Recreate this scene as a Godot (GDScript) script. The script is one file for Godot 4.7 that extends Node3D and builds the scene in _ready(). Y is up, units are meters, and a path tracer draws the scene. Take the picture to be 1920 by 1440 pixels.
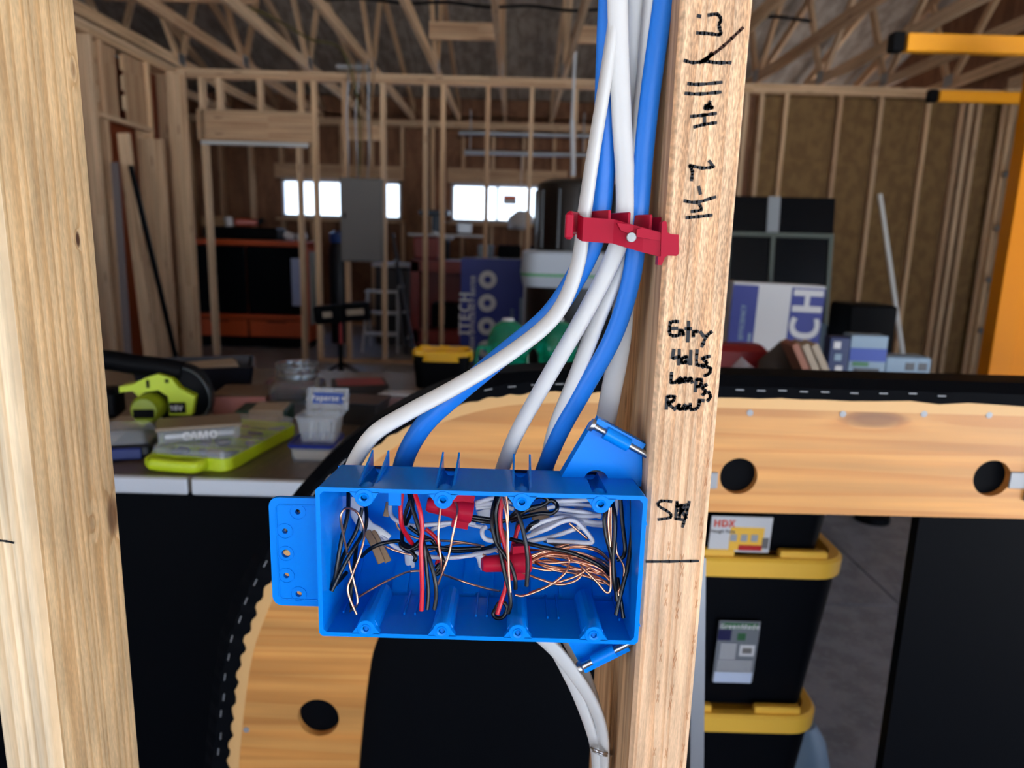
extends Node3D
# A blue four-gang wiring box on a stud, and the framed workshop behind it. y is up, units are metres.

var M := {}

func _ready() -> void:
	# ---------------------------------------------------------------- camera, sky, sun, exposure
	var cam := Camera3D.new()
	cam.name = "camera"
	add_child(cam)
	cam.transform = Transform3D(Basis.from_euler(Vector3(deg_to_rad(-11.3), 0, deg_to_rad(1.6)), EULER_ORDER_YXZ), Vector3(0, 1.2, 0))
	var lens := CameraAttributesPhysical.new()
	lens.frustum_focal_length = 22.183
	lens.frustum_focus_distance = 0.45
	lens.exposure_aperture = 7.2
	lens.frustum_near = 0.05
	lens.frustum_far = 400.0
	cam.attributes = lens
	cam.current = true
	var env := Environment.new()
	env.background_mode = Environment.BG_SKY
	var sky := Sky.new()
	var air := ProceduralSkyMaterial.new()
	air.sky_top_color = Color(0.50, 0.66, 0.92)
	air.sky_horizon_color = Color(0.86, 0.92, 0.97)
	air.ground_horizon_color = Color(0.62, 0.62, 0.6)
	air.ground_bottom_color = Color(0.4, 0.39, 0.37)
	air.energy_multiplier = 1.0
	sky.sky_material = air
	env.sky = sky
	env.tonemap_mode = Environment.TONE_MAPPER_LINEAR
	env.tonemap_exposure = 4.9
	env.sdfgi_enabled = true
	env.ssao_enabled = true
	env.ssil_enabled = true
	var we := WorldEnvironment.new()
	we.name = "environment"
	we.environment = env
	add_child(we)
	var sun := DirectionalLight3D.new()
	sun.name = "sun"
	sun.light_color = Color(1.0, 0.99, 0.97)
	sun.light_energy = 4.5
	sun.light_angular_distance = 0.6
	sun.shadow_enabled = true
	add_child(sun)
	sun.look_at_from_position(Vector3(4.0, 5.2, 4.6), Vector3.ZERO)
	# ---------------------------------------------------------------- the place
	materials()
	shell()
	trusses()
	partition()
	left_wall()
	back_room()
	right_side()
	bench_and_table()
	arch_frame()
	totes()
	front_studs()
	wiring_box()
	cables()
	wires()

# ==================================================================== small helpers
func V(a: Array) -> PackedVector3Array:
	var out := PackedVector3Array()
	for i in a.size() / 3:
		out.append(Vector3(a[i * 3], a[i * 3 + 1], a[i * 3 + 2]))
	return out

var taken := {}
func numbered(called: String) -> String:
	if not taken.has(called):
		taken[called] = 0
		return called
	taken[called] += 1
	return "%s_%03d" % [called, taken[called]]

func tag(o: Node, label: String, category: String, group := "") -> Node:
	o.set_meta("label", label)
	o.set_meta("category", category)
	if group != "":
		o.set_meta("group", group)
	return o

func thing(called: String, label: String, category: String, at := Vector3.ZERO, turn := 0.0, group := "") -> Node3D:
	var o := Node3D.new()
	o.name = numbered(called)
	add_child(o)
	o.position = at
	o.rotation.y = turn
	tag(o, label, category, group)
	return o

func structure(called: String) -> Node3D:
	var o := Node3D.new()
	o.name = called
	add_child(o)
	o.set_meta("kind", "structure")
	return o

func put(parent: Node, called: String, mesh: Mesh, material: Material, at := Vector3.ZERO) -> MeshInstance3D:
	var o := MeshInstance3D.new()
	o.name = called
	o.mesh = mesh
	if material:
		o.material_override = material
	parent.add_child(o, true)
	o.position = at
	return o

func one(called: String, label: String, category: String, st: SurfaceTool, material: Material, group := "") -> MeshInstance3D:
	var o := put(self, numbered(called), st.commit(), material)
	tag(o, label, category, group)
	return o

func begin() -> SurfaceTool:
	var st := SurfaceTool.new()
	st.begin(Mesh.PRIMITIVE_TRIANGLES)
	return st

func vert(st: SurfaceTool, p: Vector3, n: Vector3, uv := Vector2.ZERO) -> void:
	st.set_normal(n)
	st.set_uv(uv)
	st.add_vertex(p)

# a flat quad, counter-clockwise seen from its front
func quad(st: SurfaceTool, a: Vector3, b: Vector3, c: Vector3, d: Vector3, ua := Vector2(0, 1), ub := Vector2(1, 1), uc := Vector2(1, 0), ud := Vector2(0, 0)) -> void:
	var n := (c - a).cross(d - b).normalized()
	vert(st, a, n, ua); vert(st, c, n, uc); vert(st, b, n, ub)
	vert(st, a, n, ua); vert(st, d, n, ud); vert(st, c, n, uc)

func box(st: SurfaceTool, xf: Transform3D, s: Vector3) -> void:
	var h := s * 0.5
	var c := []
	for k in 8:
		c.append(xf * Vector3(h.x if k & 1 else -h.x, h.y if k & 2 else -h.y, h.z if k & 4 else -h.z))
	quad(st, c[4], c[5], c[7], c[6])
	quad(st, c[1], c[0], c[2], c[3])
	quad(st, c[5], c[1], c[3], c[7])
	quad(st, c[0], c[4], c[6], c[2])
	quad(st, c[6], c[7], c[3], c[2])
	quad(st, c[0], c[1], c[5], c[4])

func at_box(st: SurfaceTool, c: Vector3, s: Vector3, rot := Vector3.ZERO) -> void:
	box(st, Transform3D(Basis.from_euler(rot), c), s)

# rings of a rounded rectangle in x and z, at heights y: [y, half x, half z, corner radius]
func loft(st: SurfaceTool, xf: Transform3D, levels: Array, bottom := true, top := true, seg := 4) -> void:
	var rings := []
	var dirs := []
	for l in levels:
		var ring := PackedVector3Array()
		var r: float = minf(l[3], minf(l[1], l[2]))
		for q in 4:
			var sx := 1.0 if q == 0 or q == 3 else -1.0
			var sz := 1.0 if q < 2 else -1.0
			for k in seg + 1:
				var a := (q + float(k) / seg) * PI * 0.5
				ring.append(Vector3(sx * (l[1] - r) + cos(a) * r, l[0], sz * (l[2] - r) + sin(a) * r))
		rings.append(ring)
	for q in 4:
		for k in seg + 1:
			var a := (q + float(k) / seg) * PI * 0.5
			dirs.append(Vector3(cos(a), 0, sin(a)))
	var n := dirs.size()
	for i in levels.size() - 1:
		var dy: float = levels[i + 1][0] - levels[i][0]
		var dr: float = ((levels[i + 1][1] - levels[i][1]) + (levels[i + 1][2] - levels[i][2])) * 0.5
		for k in n:
			var j := (k + 1) % n
			var na: Vector3 = dirs[k] * dy - Vector3(0, dr, 0)
			var nb: Vector3 = dirs[j] * dy - Vector3(0, dr, 0)
			na = xf.basis * na.normalized()
			nb = xf.basis * nb.normalized()
			var a: Vector3 = xf * rings[i][k]
			var b: Vector3 = xf * rings[i][j]
			var c: Vector3 = xf * rings[i + 1][j]
			var d: Vector3 = xf * rings[i + 1][k]
			vert(st, a, na); vert(st, b, nb); vert(st, c, nb)
			vert(st, a, na); vert(st, c, nb); vert(st, d, na)
	for e in 2:
		if not (bottom if e == 0 else top):
			continue
		var ring: PackedVector3Array = rings[0] if e == 0 else rings[-1]
		var up: Vector3 = xf.basis * (Vector3.DOWN if e == 0 else Vector3.UP)
		var mid: Vector3 = xf * Vector3(0, ring[0].y, 0)
		for k in n:
			var a: Vector3 = xf * ring[k]
			var b: Vector3 = xf * ring[(k + 1) % n]
			if e == 1:
				vert(st, mid, up); vert(st, a, up); vert(st, b, up)
			else:
				vert(st, mid, up); vert(st, b, up); vert(st, a, up)

# a box with every edge chamfered
func cbox(st: SurfaceTool, c: Vector3, s: Vector3, ch := 0.003, rot := Vector3.ZERO) -> void:
	var h := s * 0.5
	loft(st, Transform3D(Basis.from_euler(rot), c), [[-h.y, h.x - ch, h.z - ch, ch], [-h.y + ch, h.x, h.z, ch], [h.y - ch, h.x, h.z, ch], [h.y, h.x - ch, h.z - ch, ch]], true, true, 2)

# profile: [radius, y], turned about y
func lathe(st: SurfaceTool, xf: Transform3D, prof: Array, seg := 24) -> void:
	var ns := []
	for i in prof.size() - 1:
		var d := Vector2(prof[i + 1][0] - prof[i][0], prof[i + 1][1] - prof[i][1])
		ns.append(Vector2(d.y, -d.x).normalized())
	for i in prof.size() - 1:
		var n0: Vector2 = ns[i]
		var n1: Vector2 = ns[i]
		if i > 0 and ns[i].dot(ns[i - 1]) > 0.75:
			n0 = (ns[i] + ns[i - 1]).normalized()
		if i < ns.size() - 1 and ns[i].dot(ns[i + 1]) > 0.75:
			n1 = (ns[i] + ns[i + 1]).normalized()
		for k in seg:
			var a0 := TAU * k / seg
			var a1 := TAU * (k + 1) / seg
			var c0 := Vector3(cos(a0), 0, sin(a0))
			var c1 := Vector3(cos(a1), 0, sin(a1))
			var p := [xf * (c0 * prof[i][0] + Vector3(0, prof[i][1], 0)), xf * (c1 * prof[i][0] + Vector3(0, prof[i][1], 0)), xf * (c1 * prof[i + 1][0] + Vector3(0, prof[i + 1][1], 0)), xf * (c0 * prof[i + 1][0] + Vector3(0, prof[i + 1][1], 0))]
			var m := [xf.basis * (c0 * n0.x + Vector3(0, n0.y, 0)), xf.basis * (c1 * n0.x + Vector3(0, n0.y, 0)), xf.basis * (c1 * n1.x + Vector3(0, n1.y, 0)), xf.basis * (c0 * n1.x + Vector3(0, n1.y, 0))]
			vert(st, p[0], m[0]); vert(st, p[1], m[1]); vert(st, p[2], m[2])
			vert(st, p[0], m[0]); vert(st, p[2], m[2]); vert(st, p[3], m[3])

# turns local y onto the line from a to b
func along(a: Vector3, b: Vector3, face := Vector3.BACK) -> Transform3D:
	var y := (b - a).normalized()
	var z := face - y * face.dot(y)
	if z.length() < 0.01:
		z = Vector3.RIGHT - y * y.x
	z = z.normalized()
	return Transform3D(Basis(y.cross(z), y, z), a)

func rod(st: SurfaceTool, a: Vector3, b: Vector3, r0: float, r1 := -1.0, seg := 14) -> void:
	if r1 < 0.0:
		r1 = r0
	var l := a.distance_to(b)
	lathe(st, along(a, b), [[0.0, 0.0], [r0, 0.0], [r1, l], [0.0, l]], seg)

func smooth_path(p: PackedVector3Array, steps := 6) -> PackedVector3Array:
	if p.size() < 3 or steps < 2:
		return p
	var out := PackedVector3Array()
	for i in p.size() - 1:
		var p0 := p[maxi(i - 1, 0)]
		var p3 := p[mini(i + 2, p.size() - 1)]
		for k in steps:
			out.append(p[i].cubic_interpolate(p[i + 1], p0, p3, float(k) / steps))
	out.append(p[-1])
	return out

# a tube of elliptical section: rx along the side direction (from s0 to s1 along the way), ry across it
func sweep(st: SurfaceTool, path: PackedVector3Array, rx: float, ry: float, s0 := Vector3(1, 0, 0.3), s1 := Vector3(1, 0, 0.3), seg := 10, steps := 6, caps := true, square := 1.0) -> void:
	var p := smooth_path(path, steps)
	var n := p.size()
	var rings := []
	var norms := []
	var last := Vector3.ZERO
	for i in n:
		var t := (p[mini(i + 1, n - 1)] - p[maxi(i - 1, 0)]).normalized()
		var hint := s0.lerp(s1, float(i) / (n - 1))
		if rx == ry and i > 0:
			hint = last
		var side := hint - t * hint.dot(t)
		if side.length() < 0.05:
			side = last - t * last.dot(t) if i > 0 else t.cross(Vector3(0.3, 1, 0.2))
		side = side.normalized()
		last = side
		var up := t.cross(side)
		var ring := PackedVector3Array()
		var norm := PackedVector3Array()
		for k in seg:
			var a := TAU * k / seg
			var c := signf(cos(a)) * pow(absf(cos(a)), square)
			var s := signf(sin(a)) * pow(absf(sin(a)), square)
			ring.append(p[i] + side * c * rx + up * s * ry)
			norm.append((side * c / rx + up * s / ry).normalized())
		rings.append(ring)
		norms.append(norm)
	for i in n - 1:
		for k in seg:
			var j := (k + 1) % seg
			vert(st, rings[i][k], norms[i][k]); vert(st, rings[i + 1][j], norms[i + 1][j]); vert(st, rings[i][j], norms[i][j])
			vert(st, rings[i][k], norms[i][k]); vert(st, rings[i + 1][k], norms[i + 1][k]); vert(st, rings[i + 1][j], norms[i + 1][j])
	if caps:
		for e in 2:
			var q: int = 0 if e == 0 else n - 1
			var nn := (p[0] - p[1]).normalized() if e == 0 else (p[n - 1] - p[n - 2]).normalized()
			for k in seg:
				var j := (k + 1) % seg
				if e == 0:
					vert(st, p[q], nn); vert(st, rings[q][k], nn); vert(st, rings[q][j], nn)
				else:
					vert(st, p[q], nn); vert(st, rings[q][j], nn); vert(st, rings[q][k], nn)

func wire(path: PackedVector3Array, r: float, seg := 8, steps := 6) -> SurfaceTool:
	var st := begin()
	sweep(st, path, r, r, Vector3(1, 0.2, 0.3), Vector3(1, 0.2, 0.3), seg, steps)
	return st

# a polygon in x and y (counter-clockwise from the front), from z = 0 back to z = -depth
func prism(st: SurfaceTool, xf: Transform3D, poly: PackedVector2Array, depth: float) -> void:
	var tris := Geometry2D.triangulate_polygon(poly)
	var nf := xf.basis * Vector3.BACK
	for i in tris.size() / 3:
		var a := poly[tris[i * 3]]
		var b := poly[tris[i * 3 + 1]]
		var c := poly[tris[i * 3 + 2]]
		if (b - a).cross(c - a) < 0.0:
			var s := b
			b = c
			c = s
		vert(st, xf * Vector3(a.x, a.y, 0), nf, a); vert(st, xf * Vector3(c.x, c.y, 0), nf, c); vert(st, xf * Vector3(b.x, b.y, 0), nf, b)
		vert(st, xf * Vector3(a.x, a.y, -depth), -nf, a); vert(st, xf * Vector3(b.x, b.y, -depth), -nf, b); vert(st, xf * Vector3(c.x, c.y, -depth), -nf, c)
	var n := poly.size()
	var cw := Geometry2D.is_polygon_clockwise(poly)
	for i in n:
		var a := poly[i]
		var b := poly[(i + 1) % n]
		if cw:
			var s := a
			a = b
			b = s
		quad(st, xf * Vector3(a.x, a.y, -depth), xf * Vector3(b.x, b.y, -depth), xf * Vector3(b.x, b.y, 0), xf * Vector3(a.x, a.y, 0))

func text(parent: Node, called: String, words: String, high: float, material: Material, xf: Transform3D, deep := 0.0006) -> void:
	var t := TextMesh.new()
	var f := SystemFont.new()
	f.font_names = PackedStringArray(["Droid Sans"])
	f.font_weight = 700
	t.font = f
	t.text = words
	t.font_size = 64
	t.pixel_size = high / 46.0
	t.depth = deep
	t.curve_step = 2.0
	var o := put(parent, called, t, material)
	o.transform = xf

# ==================================================================== materials
func plain(color: Color, rough := 0.6, metal := 0.0) -> StandardMaterial3D:
	var m := StandardMaterial3D.new()
	m.albedo_color = color
	m.roughness = rough
	m.metallic = metal
	return m

func dull(color: Color, rough := 0.5) -> StandardMaterial3D:
	var m := plain(color, rough)
	m.metallic_specular = 0.2
	return m

func clear(color: Color, alpha: float, rough := 0.08) -> StandardMaterial3D:
	var m := plain(Color(color, alpha), rough)
	m.transparency = BaseMaterial3D.TRANSPARENCY_ALPHA
	return m

func noise_bytes(w: int, h: int, small_h: int, freq: float, seed_: int, octaves := 3) -> PackedByteArray:
	var n := FastNoiseLite.new()
	n.seed = seed_
	n.frequency = freq
	n.fractal_octaves = octaves
	var im := n.get_image(w, small_h)
	im.convert(Image.FORMAT_L8)
	if small_h != h:
		im.resize(w, h, Image.INTERPOLATE_CUBIC)
	return im.get_data()

# sawn wood with the grain running down the picture; knots: [u, v, radius in pixels, darkness]
func wood(w: int, h: int, seed_: int, early: Color, late: Color, rings: float, warp: float, fibre: float, fuzz: float, knots := [], marks := [], fleck := 4, calm := 0.0) -> Array:
	var bend := noise_bytes(w, h, maxi(h / 24, 8), 0.012, seed_, 2)
	var line := noise_bytes(w, h, maxi(h / 20, 8), 0.22, seed_ + 1, 3)
	var wool := noise_bytes(w, h, maxi(h / fleck, 8), 0.16, seed_ + 2, 3)
	var tone := noise_bytes(w, h, maxi(h / 6, 8), 0.02, seed_ + 3, 3)
	var rgb := PackedByteArray()
	rgb.resize(w * h * 3)
	var relief := PackedByteArray()
	relief.resize(w * h)
	for y in h:
		for x in w:
			var i := y * w + x
			var g := float(x) / w * rings + (bend[i] - 128) / 128.0 * warp
			var dark := 0.0
			for k in knots:
				var dx: float = (x - k[0] * w) / k[2]
				var dy: float = (y - k[1] * h) / (k[2] * 1.7)
				var d := dx * dx + dy * dy
				if d < 9.0:
					g += exp(-d * 0.6) * 1.4 * signf(dx)
					dark += k[3] * clampf(1.25 - d, 0.0, 1.0)
			var t := g - floorf(g)
			var l := smoothstep(0.35, 0.9, t) * (1.0 - smoothstep(0.93, 1.0, t))
			var fb := (line[i] - 128) / 128.0
			var fz := (wool[i] - 128) / 128.0 * (1.0 - calm * smoothstep(0.42, 0.62, float(y) / h + bend[i] / 2560.0))
			var s := 1.0 + fb * fibre + fz * fuzz + (tone[i] - 128) / 128.0 * 0.12
			var c := early.lerp(late, l)
			c = c.lerp(Color(0.28, 0.15, 0.08), clampf(dark, 0.0, 0.85))
			rgb[i * 3] = clampi(int(c.r * s * 255.0), 0, 255)
			rgb[i * 3 + 1] = clampi(int(c.g * s * 255.0), 0, 255)
			rgb[i * 3 + 2] = clampi(int(c.b * s * 255.0), 0, 255)
			relief[i] = clampi(int(128 + fb * 60.0 * (fibre * 6.0) + fz * 380.0 * fuzz - l * 25.0), 0, 255)
	for k in marks:   # small torn dents left by the saw's feed roller: [x, y, size]
		for dy in range(-k[2], k[2] + 1):
			for dx in range(-k[2], k[2] + 1):
				var px: int = k[0] + dx
				var py: int = k[1] + dy * 2
				if px < 0 or py < 0 or px >= w or py >= h - 1 or absi(absi(dx) - absi(dy)) > 1:
					continue
				for e in 2:
					var i := (py + e) * w + px
					rgb[i * 3] = int(rgb[i * 3] * 0.9)
					rgb[i * 3 + 1] = int(rgb[i * 3 + 1] * 0.82)
					rgb[i * 3 + 2] = int(rgb[i * 3 + 2] * 0.75)
					relief[i] = int(relief[i] * 0.55)
	var a := Image.create_from_data(w, h, false, Image.FORMAT_RGB8, rgb)
	var b := Image.create_from_data(w, h, false, Image.FORMAT_L8, relief)
	a.generate_mipmaps()
	return [ImageTexture.create_from_image(a), ImageTexture.create_from_image(b)]

func wood_material(t: Array, rough: float, relief_cm: float) -> StandardMaterial3D:
	var m := plain(Color.WHITE, rough)
	m.albedo_texture = t[0]
	m.heightmap_enabled = true
	m.heightmap_texture = t[1]
	m.heightmap_scale = relief_cm
	return m

func speckle(size: int, a: Color, b: Color, c: Color, freq: float, seed_: int, stretch := 1) -> ImageTexture:
	var coarse := noise_bytes(size, size, size / stretch, freq, seed_, 4)
	var fine := noise_bytes(size, size, size / stretch, freq * 6.0, seed_ + 9, 3)
	var rgb := PackedByteArray()
	rgb.resize(size * size * 3)
	for i in size * size:
		var t := coarse[i] / 255.0
		var col := a.lerp(b, smoothstep(0.25, 0.75, t)).lerp(c, smoothstep(0.55, 0.9, fine[i] / 255.0) * 0.6)
		rgb[i * 3] = int(col.r * 255.0)
		rgb[i * 3 + 1] = int(col.g * 255.0)
		rgb[i * 3 + 2] = int(col.b * 255.0)
	return ImageTexture.create_from_image(Image.create_from_data(size, size, false, Image.FORMAT_RGB8, rgb))

func tri_material(tex: Texture2D, scale: Vector3, rough: float, tint := Color.WHITE, offset := Vector3.ZERO, world := false) -> StandardMaterial3D:
	var m := plain(tint, rough)
	m.albedo_texture = tex
	m.uv1_triplanar = true
	m.uv1_world_triplanar = world
	m.uv1_scale = scale
	m.uv1_offset = offset
	return m

func materials() -> void:
	# framing lumber: one grain picture, a few tints and offsets
	var lum := wood(256, 512, 11, Color(0.87, 0.78, 0.66), Color(0.76, 0.63, 0.50), 6.0, 1.1, 0.06, 0.05, [[0.3, 0.25, 9.0, 0.7], [0.7, 0.72, 7.0, 0.8]])
	M.lumber = []
	for k in 4:
		M.lumber.append(tri_material(lum[0], Vector3(7.0, 0.55, 7.0), 0.75, [Color(0.98, 0.95, 0.92), Color(0.94, 0.90, 0.86), Color(1.0, 0.95, 0.89), Color(0.90, 0.84, 0.79)][k], Vector3(k * 0.27, k * 0.31, k * 0.13)))
	var osb := speckle(256, Color(0.55, 0.42, 0.28), Color(0.42, 0.31, 0.20), Color(0.66, 0.54, 0.38), 0.04, 21, 2)
	M.osb = tri_material(osb, Vector3(1.2, 1.2, 1.2), 0.85, Color(0.9, 0.85, 0.8))
	M.roof = tri_material(speckle(256, Color(0.62, 0.58, 0.53), Color(0.50, 0.46, 0.42), Color(0.70, 0.66, 0.61), 0.03, 23, 3), Vector3(1.0, 1.0, 1.0), 0.8)
	M.batt = tri_material(speckle(256, Color(0.52, 0.41, 0.26), Color(0.46, 0.35, 0.22), Color(0.55, 0.44, 0.29), 0.02, 27), Vector3(1.4, 1.0, 1.4), 0.95)
	M.ply = tri_material(speckle(256, Color(0.56, 0.40, 0.29), Color(0.48, 0.33, 0.24), Color(0.62, 0.46, 0.34), 0.025, 29, 4), Vector3(1.0, 1.0, 1.0), 0.8)
	M.concrete = tri_material(speckle(512, Color(0.60, 0.61, 0.62), Color(0.51, 0.52, 0.53), Color(0.66, 0.67, 0.68), 0.02, 31), Vector3(0.7, 0.7, 0.7), 0.38, Color(1, 1, 1), Vector3.ZERO, true)
	M.ground = tri_material(speckle(256, Color(0.64, 0.65, 0.66), Color(0.56, 0.57, 0.58), Color(0.70, 0.71, 0.72), 0.02, 33), Vector3(0.4, 0.4, 0.4), 0.9, Color(1, 1, 1), Vector3.ZERO, true)
	M.drywall = plain(Color(0.82, 0.82, 0.80), 0.9)
	M.blue = plain(Color(0.0, 0.50, 0.90), 0.24)
	M.blue.metallic_specular = 0.3
	M.red = dull(Color(0.66, 0.09, 0.19), 0.36)
	M.red_wire = plain(Color(0.80, 0.05, 0.13), 0.3)
	M.black_wire = plain(Color(0.02, 0.022, 0.024), 0.28)
	M.white_wire = plain(Color(0.80, 0.80, 0.82), 0.35)
	M.white_sheath = plain(Color(0.86, 0.86, 0.85), 0.36)
	M.blue_sheath = plain(Color(0.10, 0.47, 0.86), 0.38)
	M.copper = plain(Color(0.93, 0.68, 0.54), 0.28, 1.0)
	M.steel = plain(Color(0.72, 0.72, 0.72), 0.28, 1.0)
	M.galvanized = plain(Color(0.66, 0.68, 0.7), 0.42, 1.0)
	M.aluminium = plain(Color(0.86, 0.89, 0.92), 0.32, 0.6)
	M.paper = plain(Color(0.62, 0.5, 0.37), 0.9)
	M.ink = plain(Color(0.02, 0.025, 0.05), 0.6)
	M.dark_wood = plain(Color(0.22, 0.11, 0.06), 0.9)
	M.vinyl = dull(Color(0.03, 0.036, 0.05), 0.55)
	M.vinyl.metallic_specular = 0.14
	M.zinc = plain(Color(0.58, 0.59, 0.60), 0.5, 0.3)
	M.black = dull(Color(0.03, 0.034, 0.045), 0.5)
	M.grey_panel = plain(Color(0.42, 0.41, 0.40), 0.5)
	M.white_metal = plain(Color(0.80, 0.82, 0.84), 0.4)
	M.yellow = plain(Color(0.93, 0.62, 0.04), 0.38)
	M.tote_yellow = plain(Color(0.95, 0.74, 0.26), 0.4)
	M.tote_black = dull(Color(0.03, 0.037, 0.055), 0.42)
	M.dark_glass = dull(Color(0.03, 0.042, 0.06), 0.25)
	M.orange = dull(Color(0.80, 0.48, 0.02), 0.35)
	M.rust_orange = plain(Color(0.74, 0.29, 0.11), 0.45)
	M.dark_red = plain(Color(0.52, 0.15, 0.11), 0.45)
	M.navy = plain(Color(0.03, 0.045, 0.10), 0.4)
	M.lime = plain(Color(0.74, 0.83, 0.10), 0.4)
	M.box_blue = plain(Color(0.02, 0.12, 0.50), 0.5)
	M.card_white = plain(Color(0.80, 0.80, 0.80), 0.6)
	M.pale_blue = plain(Color(0.50, 0.59, 0.66), 0.5)
	M.green_glass = clear(Color(0.1, 0.80, 0.63), 0.25, 0.03)
	M.green_glass.refraction_enabled = true
	M.green_glass.refraction_scale = 0.05
	M.glass = clear(Color(0.95, 0.98, 0.99), 0.03, 0.02)
	M.glass.refraction_enabled = true
	M.glass.refraction_scale = 0.05
	M.clear_plastic = clear(Color(0.82, 0.86, 0.9), 0.22, 0.12)
	M.frosted = clear(Color(0.84, 0.87, 0.9), 0.24, 0.2)
	M.pane = clear(Color(0.9, 0.95, 1.0), 0.08, 0.02)
	M.cardboard = plain(Color(0.55, 0.42, 0.29), 0.85)
	M.pink_paper = plain(Color(0.70, 0.46, 0.42), 0.7)
	M.teal = plain(Color(0.02, 0.23, 0.19), 0.5)
	M.grey_cloth = plain(Color(0.28, 0.25, 0.23), 0.9)
	M.beige = plain(Color(0.66, 0.60, 0.52), 0.7)

# ==================================================================== the building
# a sawn board from a to b: wide across, thick along "face"
func board(parent: Node, called: String, a: Vector3, b: Vector3, wide: float, thick: float, face := Vector3.BACK, k := 0) -> MeshInstance3D:
	var l := a.distance_to(b)
	var key := "%.3f_%.3f_%.3f" % [wide, l, thick]
	if not meshes.has(key):
		var m := BoxMesh.new()
		m.size = Vector3(wide, l, thick)
		meshes[key] = m
	var o := put(parent, called, meshes[key], M.lumber[k % 4])
	var xf := along(a, b, face)
	xf.origin = (a + b) * 0.5
	o.transform = xf
	return o
var meshes := {}

func chord(t: Node, called: String, a: Vector3, b: Vector3, deep: float, k: int) -> void:
	board(t, called, a, b, 0.038, deep, Vector3.UP if absf(b.z - a.z) > absf(b.y - a.y) else Vector3.BACK, k)

func slab(parent: Node, called: String, lo: Vector3, hi: Vector3, m: Material) -> MeshInstance3D:
	var b := BoxMesh.new()
	b.size = hi - lo
	return put(parent, called, b, m, (lo + hi) * 0.5)

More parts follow.
